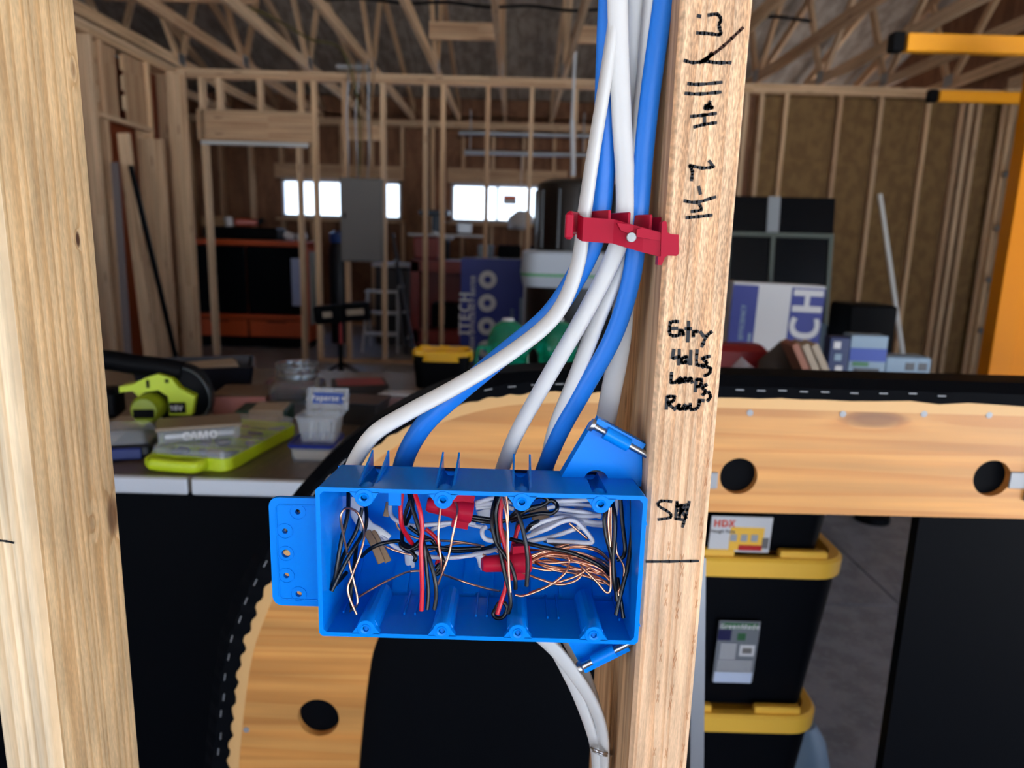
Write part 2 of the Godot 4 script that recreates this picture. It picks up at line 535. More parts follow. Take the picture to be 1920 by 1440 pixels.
func shell() -> void:
	# floor: poured slabs with open control joints
	var fl := structure("floor")
	var xs := [-5.1, -1.2, 1.37, 4.55]
	var zs := [-10.1, -6.2, -2.27, 5.6]
	for i in 3:
		for j in 3:
			slab(fl, "slab", Vector3(xs[i] + 0.004, -0.15, zs[j] + 0.004), Vector3(xs[i + 1] - 0.004, 0.0, zs[j + 1] - 0.004), M.concrete)
	slab(fl, "joint_bed", Vector3(-5.1, -0.2, -10.1), Vector3(4.55, -0.012, 5.6), M.dark_wood)
	var gr := put(self, "ground", BoxMesh.new(), M.ground, Vector3(0, -0.42, 0))
	(gr.mesh as BoxMesh).size = Vector3(160, 0.4, 160)
	gr.set_meta("kind", "structure")
	# back wall with two sliding windows
	var w := structure("wall_back")
	var holes := [[-3.22, -1.58], [-0.90, 0.62]]
	var x := -5.1
	for h in holes:
		slab(w, "sheathing_panel", Vector3(x, 0, -10.1), Vector3(h[0], 2.83, -10.0), M.ply)
		slab(w, "sheathing_panel", Vector3(h[0], 0, -10.1), Vector3(h[1], 1.46, -10.0), M.ply)
		slab(w, "sheathing_panel", Vector3(h[0], 1.96, -10.1), Vector3(h[1], 2.83, -10.0), M.ply)
		x = h[1]
	slab(w, "sheathing_panel", Vector3(x, 0, -10.1), Vector3(4.55, 2.83, -10.0), M.ply)
	var n := 0
	for k in 23:
		var sx := -4.8 + k * 0.406
		n += 1
		if (sx > -3.3 and sx < -1.5) or (sx > -0.98 and sx < 0.7):
			board(w, "stud", Vector3(sx, 0.04, -9.93), Vector3(sx, 1.40, -9.93), 0.038, 0.14, Vector3.BACK, n)
			board(w, "stud", Vector3(sx, 2.14, -9.93), Vector3(sx, 2.66, -9.93), 0.038, 0.14, Vector3.BACK, n)
		else:
			board(w, "stud", Vector3(sx, 0.04, -9.93), Vector3(sx, 2.66, -9.93), 0.038, 0.14, Vector3.BACK, n)
	for h in holes:
		board(w, "sill_plate", Vector3(h[0] - 0.04, 1.43, -9.93), Vector3(h[1] + 0.04, 1.43, -9.93), 0.038, 0.14, Vector3.BACK, 1)
		board(w, "header", Vector3(h[0] - 0.04, 2.06, -9.93), Vector3(h[1] + 0.04, 2.06, -9.93), 0.18, 0.14, Vector3.BACK, 3)
	board(w, "top_plate", Vector3(-5.0, 2.70, -9.93), Vector3(4.4, 2.70, -9.93), 0.08, 0.14, Vector3.BACK, 1)
	board(w, "bottom_plate", Vector3(-5.0, 0.02, -9.93), Vector3(4.4, 0.02, -9.93), 0.038, 0.14, Vector3.BACK, 2)
	for i in 2:
		var h = holes[i]
		var win := structure("window_%d" % (i + 1))
		var fr := begin()
		var mid: float = (h[0] + h[1]) * 0.5 - (0.0 if i == 0 else 0.13)
		for e in [h[0] + 0.02, h[1] - 0.02, mid]:
			at_box(fr, Vector3(e, 1.71, -10.03), Vector3(0.035, 0.5, 0.06))
		for e in [1.475, 1.945]:
			at_box(fr, Vector3((h[0] + h[1]) * 0.5, e, -10.03), Vector3(h[1] - h[0], 0.035, 0.06))
		put(win, "window_frame", fr.commit(), M.white_metal)
		slab(win, "pane", Vector3(h[0] + 0.035, 1.49, -10.034), Vector3(mid - 0.017, 1.93, -10.03), M.pane)
		slab(win, "pane", Vector3(mid + 0.017, 1.49, -10.024), Vector3(h[1] - 0.035, 1.93, -10.02), M.pane)
	# orange sticker left on the right-hand pane
	var sticker := begin()
	at_box(sticker, Vector3(-0.1, 1.80, -10.016), Vector3(0.18, 0.05, 0.004))
	var stk := one("window_sticker", "orange and white sticker on the glass of the far window beside the black tank", "sticker", sticker, plain(Color(0.9, 0.35, 0.12), 0.6))
	var st2 := begin()
	at_box(st2, Vector3(-0.1, 1.74, -10.016), Vector3(0.18, 0.07, 0.004))
	put(stk, "print", st2.commit(), M.card_white)
	# right wall: sheathing, and a closed sectional garage door seen edge on
	w = structure("wall_right")
	# the far room has its own open door on this side
	slab(w, "sheathing_panel", Vector3(4.45, 0, -10.1), Vector3(4.55, 2.83, -9.6), M.ply)
	slab(w, "sheathing_panel", Vector3(4.45, 2.1, -9.6), Vector3(4.55, 2.83, -8.4), M.ply)
	slab(w, "sheathing_panel", Vector3(4.45, 0, -8.4), Vector3(4.55, 2.83, -6.15), M.ply)
	slab(w, "sheathing_panel", Vector3(4.45, 2.35, -6.15), Vector3(4.55, 2.83, -2.4), M.ply)
	# an open door bay lies beside the camera, out of the frame
	slab(w, "sheathing_panel", Vector3(4.45, 0, -2.4), Vector3(4.55, 2.83, -0.4), M.ply)
	slab(w, "sheathing_panel", Vector3(4.45, 2.5, -0.4), Vector3(4.55, 2.83, 5.0), M.ply)
	slab(w, "sheathing_panel", Vector3(4.45, 0, 5.0), Vector3(4.55, 2.83, 5.6), M.ply)
	for k in 4:
		var z: float = [-6.72, -2.3, -1.4, -0.45][k]
		board(w, "stud", Vector3(4.38, 0.04, z), Vector3(4.38, 2.66, z), 0.14, 0.038, Vector3.BACK, k)
	board(w, "top_plate", Vector3(4.38, 2.70, -6.7), Vector3(4.38, 2.70, 5.5), 0.14, 0.08, Vector3.UP, 0)
	board(w, "header", Vector3(4.38, 2.45, -6.2), Vector3(4.38, 2.45, -2.3), 0.09, 0.24, Vector3.UP, 3)
	board(w, "trim_strip", Vector3(4.34, 0.02, -6.66), Vector3(4.34, 2.6, -6.66), 0.03, 0.06, Vector3.BACK, 2)
	var d := structure("door_1")
	for k in 5:
		var st := begin()
		cbox(st, Vector3(4.40, 0.03 + k * 0.465 + 0.23, -4.45), Vector3(0.05, 0.455, 4.2), 0.008)
		put(d, "door_panel", st.commit(), M.white_metal)
		st = begin()
		cbox(st, Vector3(4.345, 0.03 + k * 0.465 + 0.02, -6.45), Vector3(0.05, 0.09, 0.06), 0.004)
		rod(st, Vector3(4.34, 0.05 + k * 0.465, -6.58), Vector3(4.34, 0.05 + k * 0.465, -6.35), 0.012)
		lathe(st, along(Vector3(4.34, 0.05 + k * 0.465, -6.59), Vector3(4.34, 0.05 + k * 0.465, -6.55)), [[0, 0], [0.025, 0], [0.025, 0.03], [0, 0.03]], 12)
		put(d, "roller_hinge", st.commit(), M.galvanized)
	# insulated wall that closes the room on the right, in line with the open partition
	w = structure("wall_insulated")
	slab(w, "sheathing_panel", Vector3(2.0, 0, -6.98), Vector3(4.45, 2.66, -6.94), M.ply)
	var sx := [2.05, 2.19, 2.41, 2.90, 3.27, 3.70, 4.0, 4.08, 4.16, 4.42]
	for k in sx.size():
		board(w, "stud", Vector3(sx[k], 0.04, -6.87), Vector3(sx[k], 2.58, -6.87), 0.038, 0.14, Vector3.BACK, k + (1 if k > 3 else 0))
		if k < sx.size() - 1 and sx[k + 1] - sx[k] > 0.2:
			var st := begin()
			cbox(st, Vector3((sx[k] + sx[k + 1]) * 0.5, 1.31, -6.885), Vector3(sx[k + 1] - sx[k] - 0.04, 2.54, 0.1), 0.03)
			put(w, "insulation_batt", st.commit(), M.batt)
	board(w, "top_plate", Vector3(2.0, 2.62, -6.87), Vector3(4.45, 2.62, -6.87), 0.08, 0.14, Vector3.BACK, 2)
	board(w, "bottom_plate", Vector3(2.0, 0.02, -6.87), Vector3(4.45, 0.02, -6.87), 0.038, 0.14, Vector3.BACK, 2)
	# outer left wall and the front wall with the open garage door behind the camera
	w = structure("wall_left_outer")
	slab(w, "sheathing_panel", Vector3(-5.2, 0, -10.1), Vector3(-5.1, 2.83, 0.8), M.ply)
	slab(w, "sheathing_panel", Vector3(-5.2, 2.45, 0.8), Vector3(-5.1, 2.83, 5.0), M.ply)
	slab(w, "sheathing_panel", Vector3(-5.2, 0, 5.0), Vector3(-5.1, 2.83, 5.6), M.ply)
	w = structure("wall_front")
	slab(w, "sheathing_panel", Vector3(-5.1, 0, 5.5), Vector3(-2.2, 2.83, 5.6), M.drywall)
	slab(w, "sheathing_panel", Vector3(4.2, 0, 5.5), Vector3(4.45, 2.83, 5.6), M.drywall)
	slab(w, "sheathing_panel", Vector3(-2.2, 2.5, 5.5), Vector3(4.2, 2.83, 5.6), M.drywall)
	# roof: two slopes of sheathing panels with narrow gaps, and gable ends
	var r := structure("roof")
	var heel := 2.86
	var ridge := Vector2(-2.25, 5.4)
	for side in 2:
		var z0 := -10.35 if side == 0 else 5.85
		var slope := Vector2(ridge.x - z0, ridge.y - heel)
		var count := 6
		for j in count:
			for i in 5:
				var xa := -5.25 + i * 1.98
				var t0 := float(j) / count
				var t1 := float(j + 1) / count
				var a := Vector3(0, heel + slope.y * t0, z0 + slope.x * t0)
				var b := Vector3(0, heel + slope.y * t1, z0 + slope.x * t1)
				var dir := (b - a).normalized()
				var m := BoxMesh.new()
				m.size = Vector3(1.972, a.distance_to(b) - 0.006, 0.014)
				var o := put(r, "panel", m, M.roof)
				o.transform = Transform3D(Basis(Vector3.RIGHT, dir, Vector3.RIGHT.cross(dir)), (a + b) * 0.5 + Vector3(xa + 0.986, 0.1, 0))
	for gx in [-5.16, 4.5]:
		var st := begin()
		prism(st, Transform3D(Basis(Vector3(0, 0, -1), Vector3.UP, Vector3.RIGHT), Vector3(gx + 0.04, 0, 0)), PackedVector2Array([Vector2(-5.6, 2.8), Vector2(10.1, 2.8), Vector2(10.1, 3.0), Vector2(2.25, 5.5), Vector2(-5.6, 3.0)]), 0.08)
		put(r, "gable_end", st.commit(), M.ply)
	for e in [[-10.08, -10.0], [5.5, 5.58]]:
		slab(r, "heel_board", Vector3(-5.1, 2.8, e[0]), Vector3(4.5, 3.05, e[1]), M.ply)
	# waterproof felt over the panels keeps daylight out of the gaps
	for side in 2:
		var z0 := -10.35 if side == 0 else 5.85
		var a := Vector3(-0.3, heel, z0)
		var b := Vector3(-0.3, ridge.y, ridge.x)
		var dir := (b - a).normalized()
		var m := BoxMesh.new()
		m.size = Vector3(10.0, a.distance_to(b) + 0.02, 0.006)
		var o := put(r, "roofing_felt", m, M.vinyl)
		o.transform = Transform3D(Basis(Vector3.RIGHT, dir, Vector3.RIGHT.cross(dir)), (a + b) * 0.5 + Vector3(0, 0.118, 0))

func trusses() -> void:
	for k in 15:
		var x := -4.46 + k * 0.61
		if absf(x) > 4.42:
			continue
		var t := thing("roof_truss", truss_label(k), "truss", Vector3(x, 2.74, -2.25), 0.0, "roof trusses overhead")
		chord(t, "bottom_chord", Vector3(0, 0.045, -7.75), Vector3(0, 0.045, 7.75), 0.089, k)
		for s in [-1.0, 1.0]:
			chord(t, "top_chord", Vector3(0, 0.16, s * 7.8), Vector3(0, 2.64, 0), 0.089, k + 1)
			chord(t, "web", Vector3(0, 0.09, s * 2.1), Vector3(0, 2.55, s * 0.1), 0.089, k + 2)
			chord(t, "web", Vector3(0, 0.09, s * 2.17), Vector3(0, 1.5, s * 3.6), 0.064, k + 1)
			chord(t, "web", Vector3(0, 0.09, s * 4.9), Vector3(0, 1.45, s * 3.72), 0.064, k)
			chord(t, "web", Vector3(0, 0.09, s * 5.0), Vector3(0, 0.92, s * 5.45), 0.064, k)
		for z in [-4.95, -2.1, 2.1]:
			for s in [-1.0, 1.0]:
				var p := begin()
				at_box(p, Vector3(s * 0.0205, 0.075, z), Vector3(0.003, 0.10, 0.14))
				put(t, "nail_plate", p.commit(), M.galvanized)
	# blocking and a runner that ties the chords
	for b in [[-3.24, -2.05, 3.02, -5.95], [-0.78, -0.21, 2.93, -6.45], [0.44, 1.01, 2.93, -6.45]]:
		var o := board(self, numbered("blocking_board"), Vector3(b[0], b[2], b[3]), Vector3(b[1], b[2], b[3]), 0.14, 0.038, Vector3.BACK, 3)
		tag(o, {-3.24: "long brown board tied across the trusses above the left framing", -0.78: "short brown blocking board between two chords above the partition", 0.44: "short brown blocking board behind the hanging cables above the partition"}[b[0]], "board")
	# a black service cable slung across the chords
	var c := begin()
	var path := PackedVector3Array()
	for k in 13:
		path.append(Vector3(-1.45 + k * 0.3, 2.875 + (0.02 if k % 2 else -0.0), -5.55 - 0.015 * k))
	sweep(c, path, 0.012, 0.012)
	one("service_cable", "thick dark cable resting across the truss chords near the ceiling", "cable", c, M.black)
	c = begin()
	sweep(c, V([-2.6, 2.89, -5.0, -2.0, 2.86, -5.8, -1.75, 2.80, -6.3, -1.55, 2.78, -6.55, -1.45, 2.4, -6.72, -1.45, 1.76, -6.75]), 0.008, 0.008)
	one("feeder_cable", "loose olive cable curving from the trusses down to the grey panel", "cable", c, plain(Color(0.35, 0.33, 0.12), 0.5))

func truss_label(k: int) -> String:
	var where := ["over the boarded wall at the far left edge", "just past the left framing wall", "above the left framing wall", "first one inside the left framing wall", "above the door opening", "left of the grey electrical panel", "right of the grey electrical panel", "above the dark far window posts", "centred over the far right-hand window", "behind the top of the hanging cables", "mostly hidden behind the marked stud", "first one right of the marked stud", "second one right of the marked stud", "third one right of the marked stud", "nearest the insulated corner at far right"]
	return "bare wooden roof truss, " + where[k]

func partition() -> void:
	var w := structure("wall_partition")
	var z := -6.87
	board(w, "top_plate", Vector3(-5.1, 2.60, z), Vector3(2.03, 2.60, z), 0.038, 0.09, Vector3.BACK, 3)
	board(w, "top_plate", Vector3(-5.1, 2.64, z), Vector3(2.03, 2.64, z), 0.038, 0.09, Vector3.BACK, 1)
	var xs := [-2.90, -2.03, -1.88, -1.60, -1.25, -0.86, -0.70, -0.29, 0.11, 0.51, 0.92, 1.32, 1.72, 2.0]
	for k in xs.size():
		board(w, "stud", Vector3(xs[k], 0.0 if k == 1 else 0.04, z), Vector3(xs[k], 2.04 if k == 1 else 2.58, z), 0.038, 0.09, Vector3.BACK, k)
	board(w, "bottom_plate", Vector3(-1.9, 0.02, z), Vector3(2.0, 0.02, z), 0.038, 0.09, Vector3.BACK, 3)
	board(w, "header", Vector3(-2.95, 2.17, z), Vector3(-1.90, 2.17, z), 0.25, 0.09, Vector3.BACK, 3)
	board(w, "trimmer_board", Vector3(-2.95, 2.30, z), Vector3(-1.90, 2.30, z), 0.022, 0.09, Vector3.BACK, 1)
	for k in 3:
		board(w, "cripple_stud", Vector3(-2.74 + k * 0.37, 2.31, z), Vector3(-2.74 + k * 0.37, 2.58, z), 0.038, 0.09, Vector3.BACK, k)
	board(w, "blocking", Vector3(-1.58, 2.15, z), Vector3(-1.27, 2.15, z), 0.13, 0.05, Vector3.BACK, 3)
	# pale light strip fixed under the door header
	var st := begin()
	cbox(st, Vector3(-2.42, 2.02, -6.81), Vector3(0.98, 0.035, 0.05), 0.008)
	one("header_trim_strip", "long pale strip fixed along the underside of the door header", "strip", st, plain(Color(0.8, 0.82, 0.82), 0.4))
	# electrical panel between two studs, with its conduits
	var p := thing("electrical_panel", "large grey electrical panel fixed to the open partition studs", "panel", Vector3(-1.44, 0.98, -6.80))
	st = begin()
	cbox(st, Vector3(0, 0.38, 0), Vector3(0.39, 0.76, 0.11), 0.006)
	put(p, "enclosure", st.commit(), M.grey_panel)
	st = begin()
	cbox(st, Vector3(0, 0.38, 0.06), Vector3(0.37, 0.74, 0.012), 0.004)
	put(p, "cover", st.commit(), M.grey_panel)
	st = begin()
	cbox(st, Vector3(-0.15, 0.42, 0.068), Vector3(0.02, 0.05, 0.01), 0.003)
	put(p, "latch", st.commit(), M.black)
	for k in 6:
		var c := begin()
		var cx := -1.57 + k * 0.045
		sweep(c, PackedVector3Array([Vector3(cx, 1.74, -6.80), Vector3(cx + 0.012 * sin(k * 2.1), 1.95, -6.84), Vector3(cx - 0.02 * sin(k * 1.3), 2.3, -6.80), Vector3(cx + 0.03, 2.58, -6.76), Vector3(cx + 0.05, 2.74, -6.68)]), 0.007, 0.007, Vector3.RIGHT, Vector3.RIGHT, 8, 4)
		one("panel_cable", "cable rising from the top of the grey electrical panel", "cable", c, M.paper if k % 2 else M.galvanized, "cables above the panel")
	st = begin()
	cbox(st, Vector3(-1.50, 2.69, -6.78), Vector3(0.3, 0.05, 0.08), 0.01)
	one("junction_cover", "small pale metal box on the top plate above the panel", "box", st, M.galvanized)

func left_wall() -> void:
	var w := structure("wall_left")
	slab(w, "sheathing_panel", Vector3(-3.32, 0, -6.8), Vector3(-3.28, 2.58, -4.2), plain(Color(0.55, 0.24, 0.08), 0.8))
	slab(w, "sheathing_panel", Vector3(-3.32, 0, -4.2), Vector3(-3.28, 2.58, 0.6), M.osb)
	board(w, "top_plate", Vector3(-3.17, 2.60, -6.9), Vector3(-3.17, 2.60, 5.5), 0.14, 0.038, Vector3.UP, 2)
	board(w, "top_plate", Vector3(-3.17, 2.64, -6.9), Vector3(-3.17, 2.64, 5.5), 0.14, 0.038, Vector3.UP, 0)
	board(w, "bottom_plate", Vector3(-3.17, 0.02, -6.9), Vector3(-3.17, 0.02, 5.5), 0.14, 0.038, Vector3.UP, 3)
	var zs := [-6.86, -6.72, -6.30, -5.62, -5.48, -5.15, -4.75, -4.34, -3.94, -3.4, -2.7, -1.9, -1.1, -0.3, 0.5, 1.3, 2.1, 2.9, 3.7, 4.5, 5.3]
	for k in zs.size():
		board(w, "stud", Vector3(-3.17, 0.04, zs[k]), Vector3(-3.17, 2.58, zs[k]), 0.14, 0.038, Vector3.BACK, k)
	board(w, "blocking", Vector3(-3.11, 2.04, -6.28), Vector3(-3.11, 2.04, -5.50), 0.06, 0.03, Vector3.UP, 0)
	# infill boards above the blocking, with the pale gap strips between them
	for k in 2:
		board(w, "infill_board", Vector3(-3.14, 2.07, -5.71 - k * 0.42), Vector3(-3.14, 2.57, -5.71 - k * 0.42), 0.02, 0.27 if k == 0 else 0.3, Vector3.BACK, 3)
	for k in 2:
		for e in 3:
			board(w, "gap_block", Vector3(-3.13, 2.14 + e * 0.15, -5.54 - k * 0.40), Vector3(-3.13, 2.25 + e * 0.15, -5.54 - k * 0.40), 0.02, 0.045, Vector3.BACK, e)
	# wide corner boards
	board(w, "corner_board", Vector3(-3.0707, 0.0188, -6.2) * Vector3(1, 0, 1) + Vector3(0, 0.01, 0), Vector3(-3.0707, 0.0188, -6.2) * Vector3(1, 0, 1) + Vector3(0, 1.96, 0), 0.20, 0.04, Vector3.BACK, 1)
	board(w, "corner_board", Vector3(-2.99, 0.01, -6.55), Vector3(-2.99, 2.57, -6.55), 0.16, 0.04, Vector3.BACK, 1)
	# lumber and rods leaned in the bays
	var lean := [
		["leaning_trim_board", "thin grey trim board leaning against the left framing studs", "board", Vector3(-3, 1.6982, -5.4836), Vector3(-2.85, 0.3241, -5.1873), 0.05, 0.02, -1],
		["leaning_stud", "pale stud leaning in the open bay of the left framing", "board", Vector3(-3.05, 1.9409, -5.736), Vector3(-3, 0.9261, -5.7303), 0.09, 0.038, 0],
		["leaning_tube", "slim dark tube leaning among boards in the left framing", "tube", Vector3(-2.9, 1.6853, -5.5175), Vector3(-2.83, 1.0171, -5.6004), 0.03, 0.03, -2]]
	for l in lean:
		var a: Vector3 = l[3]
		var b: Vector3 = l[4]
		var low := a + (b - a) * (a.y / (a.y - b.y))
		low.y = 0.005
		var o := board(self, numbered(l[0]), low, a, l[5], l[6], Vector3.BACK, maxi(l[7], 0))
		if l[7] == -1:
			o.material_override = plain(Color(0.45, 0.42, 0.42), 0.5)
		elif l[7] == -2:
			o.material_override = M.black
		tag(o, l[1], l[2])

# ==================================================================== the far room
func back_room() -> void:
	# rust-orange cabinet with dark glass doors
	var c := thing("workshop_cabinet", "wide rust-orange cabinet with dark glass doors seen through the door opening", "cabinet", Vector3(-2.85, 0, -7.9))
	var st := begin()
	var W := 1.30
	at_box(st, Vector3(0, 1.12, 0), Vector3(W, 0.05, 0.6))
	at_box(st, Vector3(-W * 0.5 + 0.03, 0.6, 0), Vector3(0.06, 1.04, 0.6))
	at_box(st, Vector3(W * 0.5 - 0.03, 0.6, 0), Vector3(0.06, 1.04, 0.6))
	at_box(st, Vector3(0, 0.6, -0.29), Vector3(W, 1.04, 0.02))
	at_box(st, Vector3(0, 0.34, 0), Vector3(W, 0.04, 0.6))
	put(c, "carcass", st.commit(), M.rust_orange)
	st = begin()
	at_box(st, Vector3(0, 0.06, -0.02), Vector3(W - 0.1, 0.12, 0.5))
	put(c, "plinth", st.commit(), M.black)
	for s in [-1, 1]:
		st = begin()
		cbox(st, Vector3(s * W * 0.235, 0.215, 0.29), Vector3(W * 0.45, 0.18, 0.04), 0.006)
		var dr := put(c, "drawer", st.commit(), M.rust_orange)
		st = begin()
		at_box(st, Vector3(s * W * 0.235, 0.29, 0.315), Vector3(0.2, 0.012, 0.02))
		put(dr, "handle", st.commit(), M.black)
		st = begin()
		cbox(st, Vector3(s * W * 0.23, 0.73, 0.29), Vector3(W * 0.44, 0.70, 0.02), 0.004)
		put(c, "glass_door", st.commit(), M.dark_glass)
	st = begin()
	cbox(st, Vector3(W * 0.5 + 0.012, 0.65, 0.03), Vector3(0.02, 0.78, 0.42), 0.004)
	put(c, "side_panel", st.commit(), plain(Color(0.62, 0.65, 0.63), 0.5))
	st = begin()
	cbox(st, Vector3(W * 0.41, 0.72, 0.303), Vector3(0.11, 0.5, 0.006), 0.002)
	put(c, "pinned_sheet", st.commit(), plain(Color(0.62, 0.66, 0.8), 0.6))
	# a second one, its end just showing behind the left corner boards
	c = thing("storage_cabinet", "rust-orange cabinet end with a dark door behind the left corner boards", "cabinet", Vector3(-4.35, 0, -8.3))
	st = begin()
	at_box(st, Vector3(0, 0.6, 0), Vector3(1.1, 1.16, 0.6))
	put(c, "carcass", st.commit(), M.rust_orange)
	st = begin()
	cbox(st, Vector3(0, 0.72, 0.305), Vector3(0.96, 0.72, 0.02), 0.004)
	put(c, "glass_door", st.commit(), M.dark_glass)
	# things on the cabinet
	st = begin()
	cbox(st, Vector3(-2.95, 1.215, -7.9), Vector3(0.8, 0.13, 0.36), 0.02)
	one("tool_case", "long black tool case lying on the rust-orange cabinet", "case", st, M.black)
	st = begin()
	cbox(st, Vector3(-3.25, 1.335, -7.9), Vector3(0.26, 0.10, 0.24), 0.01)
	one("cardboard_carton", "small brown carton on top of the black tool case", "box", st, M.cardboard)
	var g := thing("orange_tool", "small orange power tool on top of the black tool case", "tool", Vector3(-2.92, 1.28, -7.85), 0.3)
	st = begin()
	cbox(st, Vector3(0, 0.05, 0), Vector3(0.24, 0.08, 0.1), 0.02)
	put(g, "housing", st.commit(), plain(Color(0.65, 0.2, 0.05), 0.4))
	st = begin()
	cbox(st, Vector3(0.14, 0.06, 0), Vector3(0.1, 0.06, 0.06), 0.015, Vector3(0, 0, 0.7))
	put(g, "grip", st.commit(), M.black)
	for k in 3:
		var w := begin()
		var p: Vector3 = [Vector3(-3.08, 1.33, -7.78), Vector3(-2.46, 1.2, -7.86), Vector3(-2.34, 1.2, -7.9)][k]
		lathe(w, Transform3D(Basis.from_euler(Vector3(0, 0, [0.2, 1.2, 1.9][k])), p), [[0, -0.05], [0.04, -0.05], [0.045, 0], [0.04, 0.05], [0, 0.05]], 12)
		one("white_roll", ["white roll resting on the orange tool above the cabinet", "white roll lying at the cabinet edge under the window", "second white roll beyond the cabinet edge under the window"][k], "roll", w, M.card_white, "white rolls on the cabinet")
	# blue water jug on a post behind the studs
	g = thing("blue_drum", "blue and dark upright drum between partition studs left of the panel", "drum", Vector3(-2.0, 0, -8.2))
	st = begin()
	lathe(st, Transform3D.IDENTITY, [[0, 0], [0.11, 0], [0.12, 0.5], [0.12, 1.08], [0.10, 1.14], [0, 1.14]], 20)
	put(g, "body", st.commit(), M.navy)
	st = begin()
	lathe(st, Transform3D.IDENTITY, [[0.1, 1.14], [0.11, 1.16], [0.11, 1.24], [0.06, 1.27], [0, 1.27]], 20)
	put(g, "cap", st.commit(), plain(Color(0.12, 0.3, 0.6), 0.3))
	# wood-framed red cabinet
	c = thing("red_cabinet", "dark red open-front cabinet standing behind two partition studs", "cabinet", Vector3(-0.72, 0, -7.75))
	st = begin()
	at_box(st, Vector3(-0.33, 0.55, 0), Vector3(0.09, 0.86, 0.5))
	at_box(st, Vector3(0.33, 0.55, 0), Vector3(0.09, 0.86, 0.5))
	at_box(st, Vector3(0, 0.93, 0), Vector3(0.74, 0.12, 0.5))
	at_box(st, Vector3(0, 0.18, 0), Vector3(0.74, 0.16, 0.5))
	at_box(st, Vector3(0, 0.55, -0.24), Vector3(0.7, 0.8, 0.02))
	put(c, "carcass", st.commit(), M.dark_red)
	st = begin()
	for sx in [-0.3, 0.3]:
		for sz in [-0.2, 0.2]:
			rod(st, Vector3(sx, 0, sz), Vector3(sx, 0.1, sz), 0.03)
	put(c, "casters", st.commit(), M.black)
	st = begin()
	cbox(st, Vector3(0.03, 0.40, -0.05), Vector3(0.4, 0.26, 0.3), 0.01)
	put(c, "stored_box", st.commit(), M.black)
	st = begin()
	cbox(st, Vector3(-0.2, 0.98, 0.05), Vector3(0.1, 0.02, 0.1), 0.004)
	put(c, "top_tray", st.commit(), M.steel)
	# machine on the cabinet: a table saw top with white fence
	g = thing("bench_saw", "small red and steel bench machine on the dark red cabinet", "machine", Vector3(-0.75, 0.99, -7.75))
	st = begin()
	cbox(st, Vector3(-0.2, 0.13, 0), Vector3(0.26, 0.24, 0.3), 0.02)
	put(g, "housing", st.commit(), M.dark_red)
	st = begin()
	cbox(st, Vector3(0.02, 0.26, 0), Vector3(0.8, 0.025, 0.4), 0.006)
	put(g, "table", st.commit(), M.white_metal)
	st = begin()
	cbox(st, Vector3(0.2, 0.34, 0.05), Vector3(0.16, 0.13, 0.1), 0.02)
	put(g, "fence", st.commit(), M.galvanized)
	# drill press
	g = thing("drill_press", "tall drill press with a blue-grey head left of the centre posts", "drill press", Vector3(-1.0, 0, -8.95))
	st = begin()
	cbox(st, Vector3(0, 0.6, 0), Vector3(0.34, 1.2, 0.34), 0.02)
	put(g, "cabinet_base", st.commit(), M.black)
	st = begin()
	rod(st, Vector3(0, 1.2, 0), Vector3(0, 1.55, 0), 0.035)
	put(g, "column", st.commit(), M.steel)
	st = begin()
	cbox(st, Vector3(0, 1.52, 0.05), Vector3(0.36, 0.07, 0.26), 0.02)
	cbox(st, Vector3(0.03, 1.40, 0.09), Vector3(0.11, 0.2, 0.12), 0.02)
	put(g, "head", st.commit(), plain(Color(0.16, 0.24, 0.32), 0.4))
	st = begin()
	for k in 3:
		rod(st, Vector3(0.06, 1.42, 0.12), Vector3(0.06 + 0.15 * cos(k * 2.1), 1.42 + 0.15 * sin(k * 2.1), 0.14), 0.009)
	put(g, "feed_handle", st.commit(), M.steel)
	st = begin()
	cbox(st, Vector3(0.05, 1.225, 0.12), Vector3(0.36, 0.025, 0.3), 0.006)
	put(g, "work_table", st.commit(), M.steel)
	# step stool and a grey ladder behind the panel
	g = thing("step_stool", "pale three-step stool standing under the electrical panel", "stool", Vector3(-1.42, 0, -7.6))
	for s in [-1, 1]:
		st = begin()
		rod(st, Vector3(s * 0.19, 0, 0.1), Vector3(s * 0.16, 0.66, -0.08), 0.014)
		put(g, "leg", st.commit(), M.white_metal)
		st = begin()
		rod(st, Vector3(s * 0.19, 0, -0.35), Vector3(s * 0.16, 0.66, -0.1), 0.014)
		put(g, "leg", st.commit(), M.white_metal)
	for k in 3:
		st = begin()
		cbox(st, Vector3(0, 0.2 + k * 0.22, 0.06 - k * 0.07), Vector3(0.36, 0.025, 0.16), 0.006)
		put(g, "step", st.commit(), M.white_metal)
	g = thing("folding_ladder", "grey folding ladder leaning behind the partition right of the panel", "ladder", Vector3(-1.13, 0, -7.35))
	for s in [-1, 1]:
		st = begin()
		rod(st, Vector3(0.07 * s + 0.06, 0, 0.16 * s), Vector3(-0.12, 1.25, 0.02 * s), 0.016)
		put(g, "rail", st.commit(), plain(Color(0.25, 0.26, 0.29), 0.4, 0.5))
	for k in 4:
		st = begin()
		cbox(st, Vector3(0.05 - k * 0.045, 0.2 + k * 0.26, 0), Vector3(0.05, 0.02, 0.2 - k * 0.03), 0.004)
		put(g, "rung", st.commit(), M.galvanized)
	# white-topped dark stand under the panel
	g = thing("side_stand", "dark stand with a bright white top under the electrical panel", "stand", Vector3(-1.40, 0, -8.3))
	st = begin()
	cbox(st, Vector3(0, 0.44, 0), Vector3(0.38, 0.88, 0.36), 0.02)
	put(g, "body", st.commit(), plain(Color(0.10, 0.05, 0.05), 0.5))
	st = begin()
	cbox(st, Vector3(0.0, 0.905, 0), Vector3(0.46, 0.05, 0.4), 0.02)
	put(g, "top", st.commit(), M.white_metal)
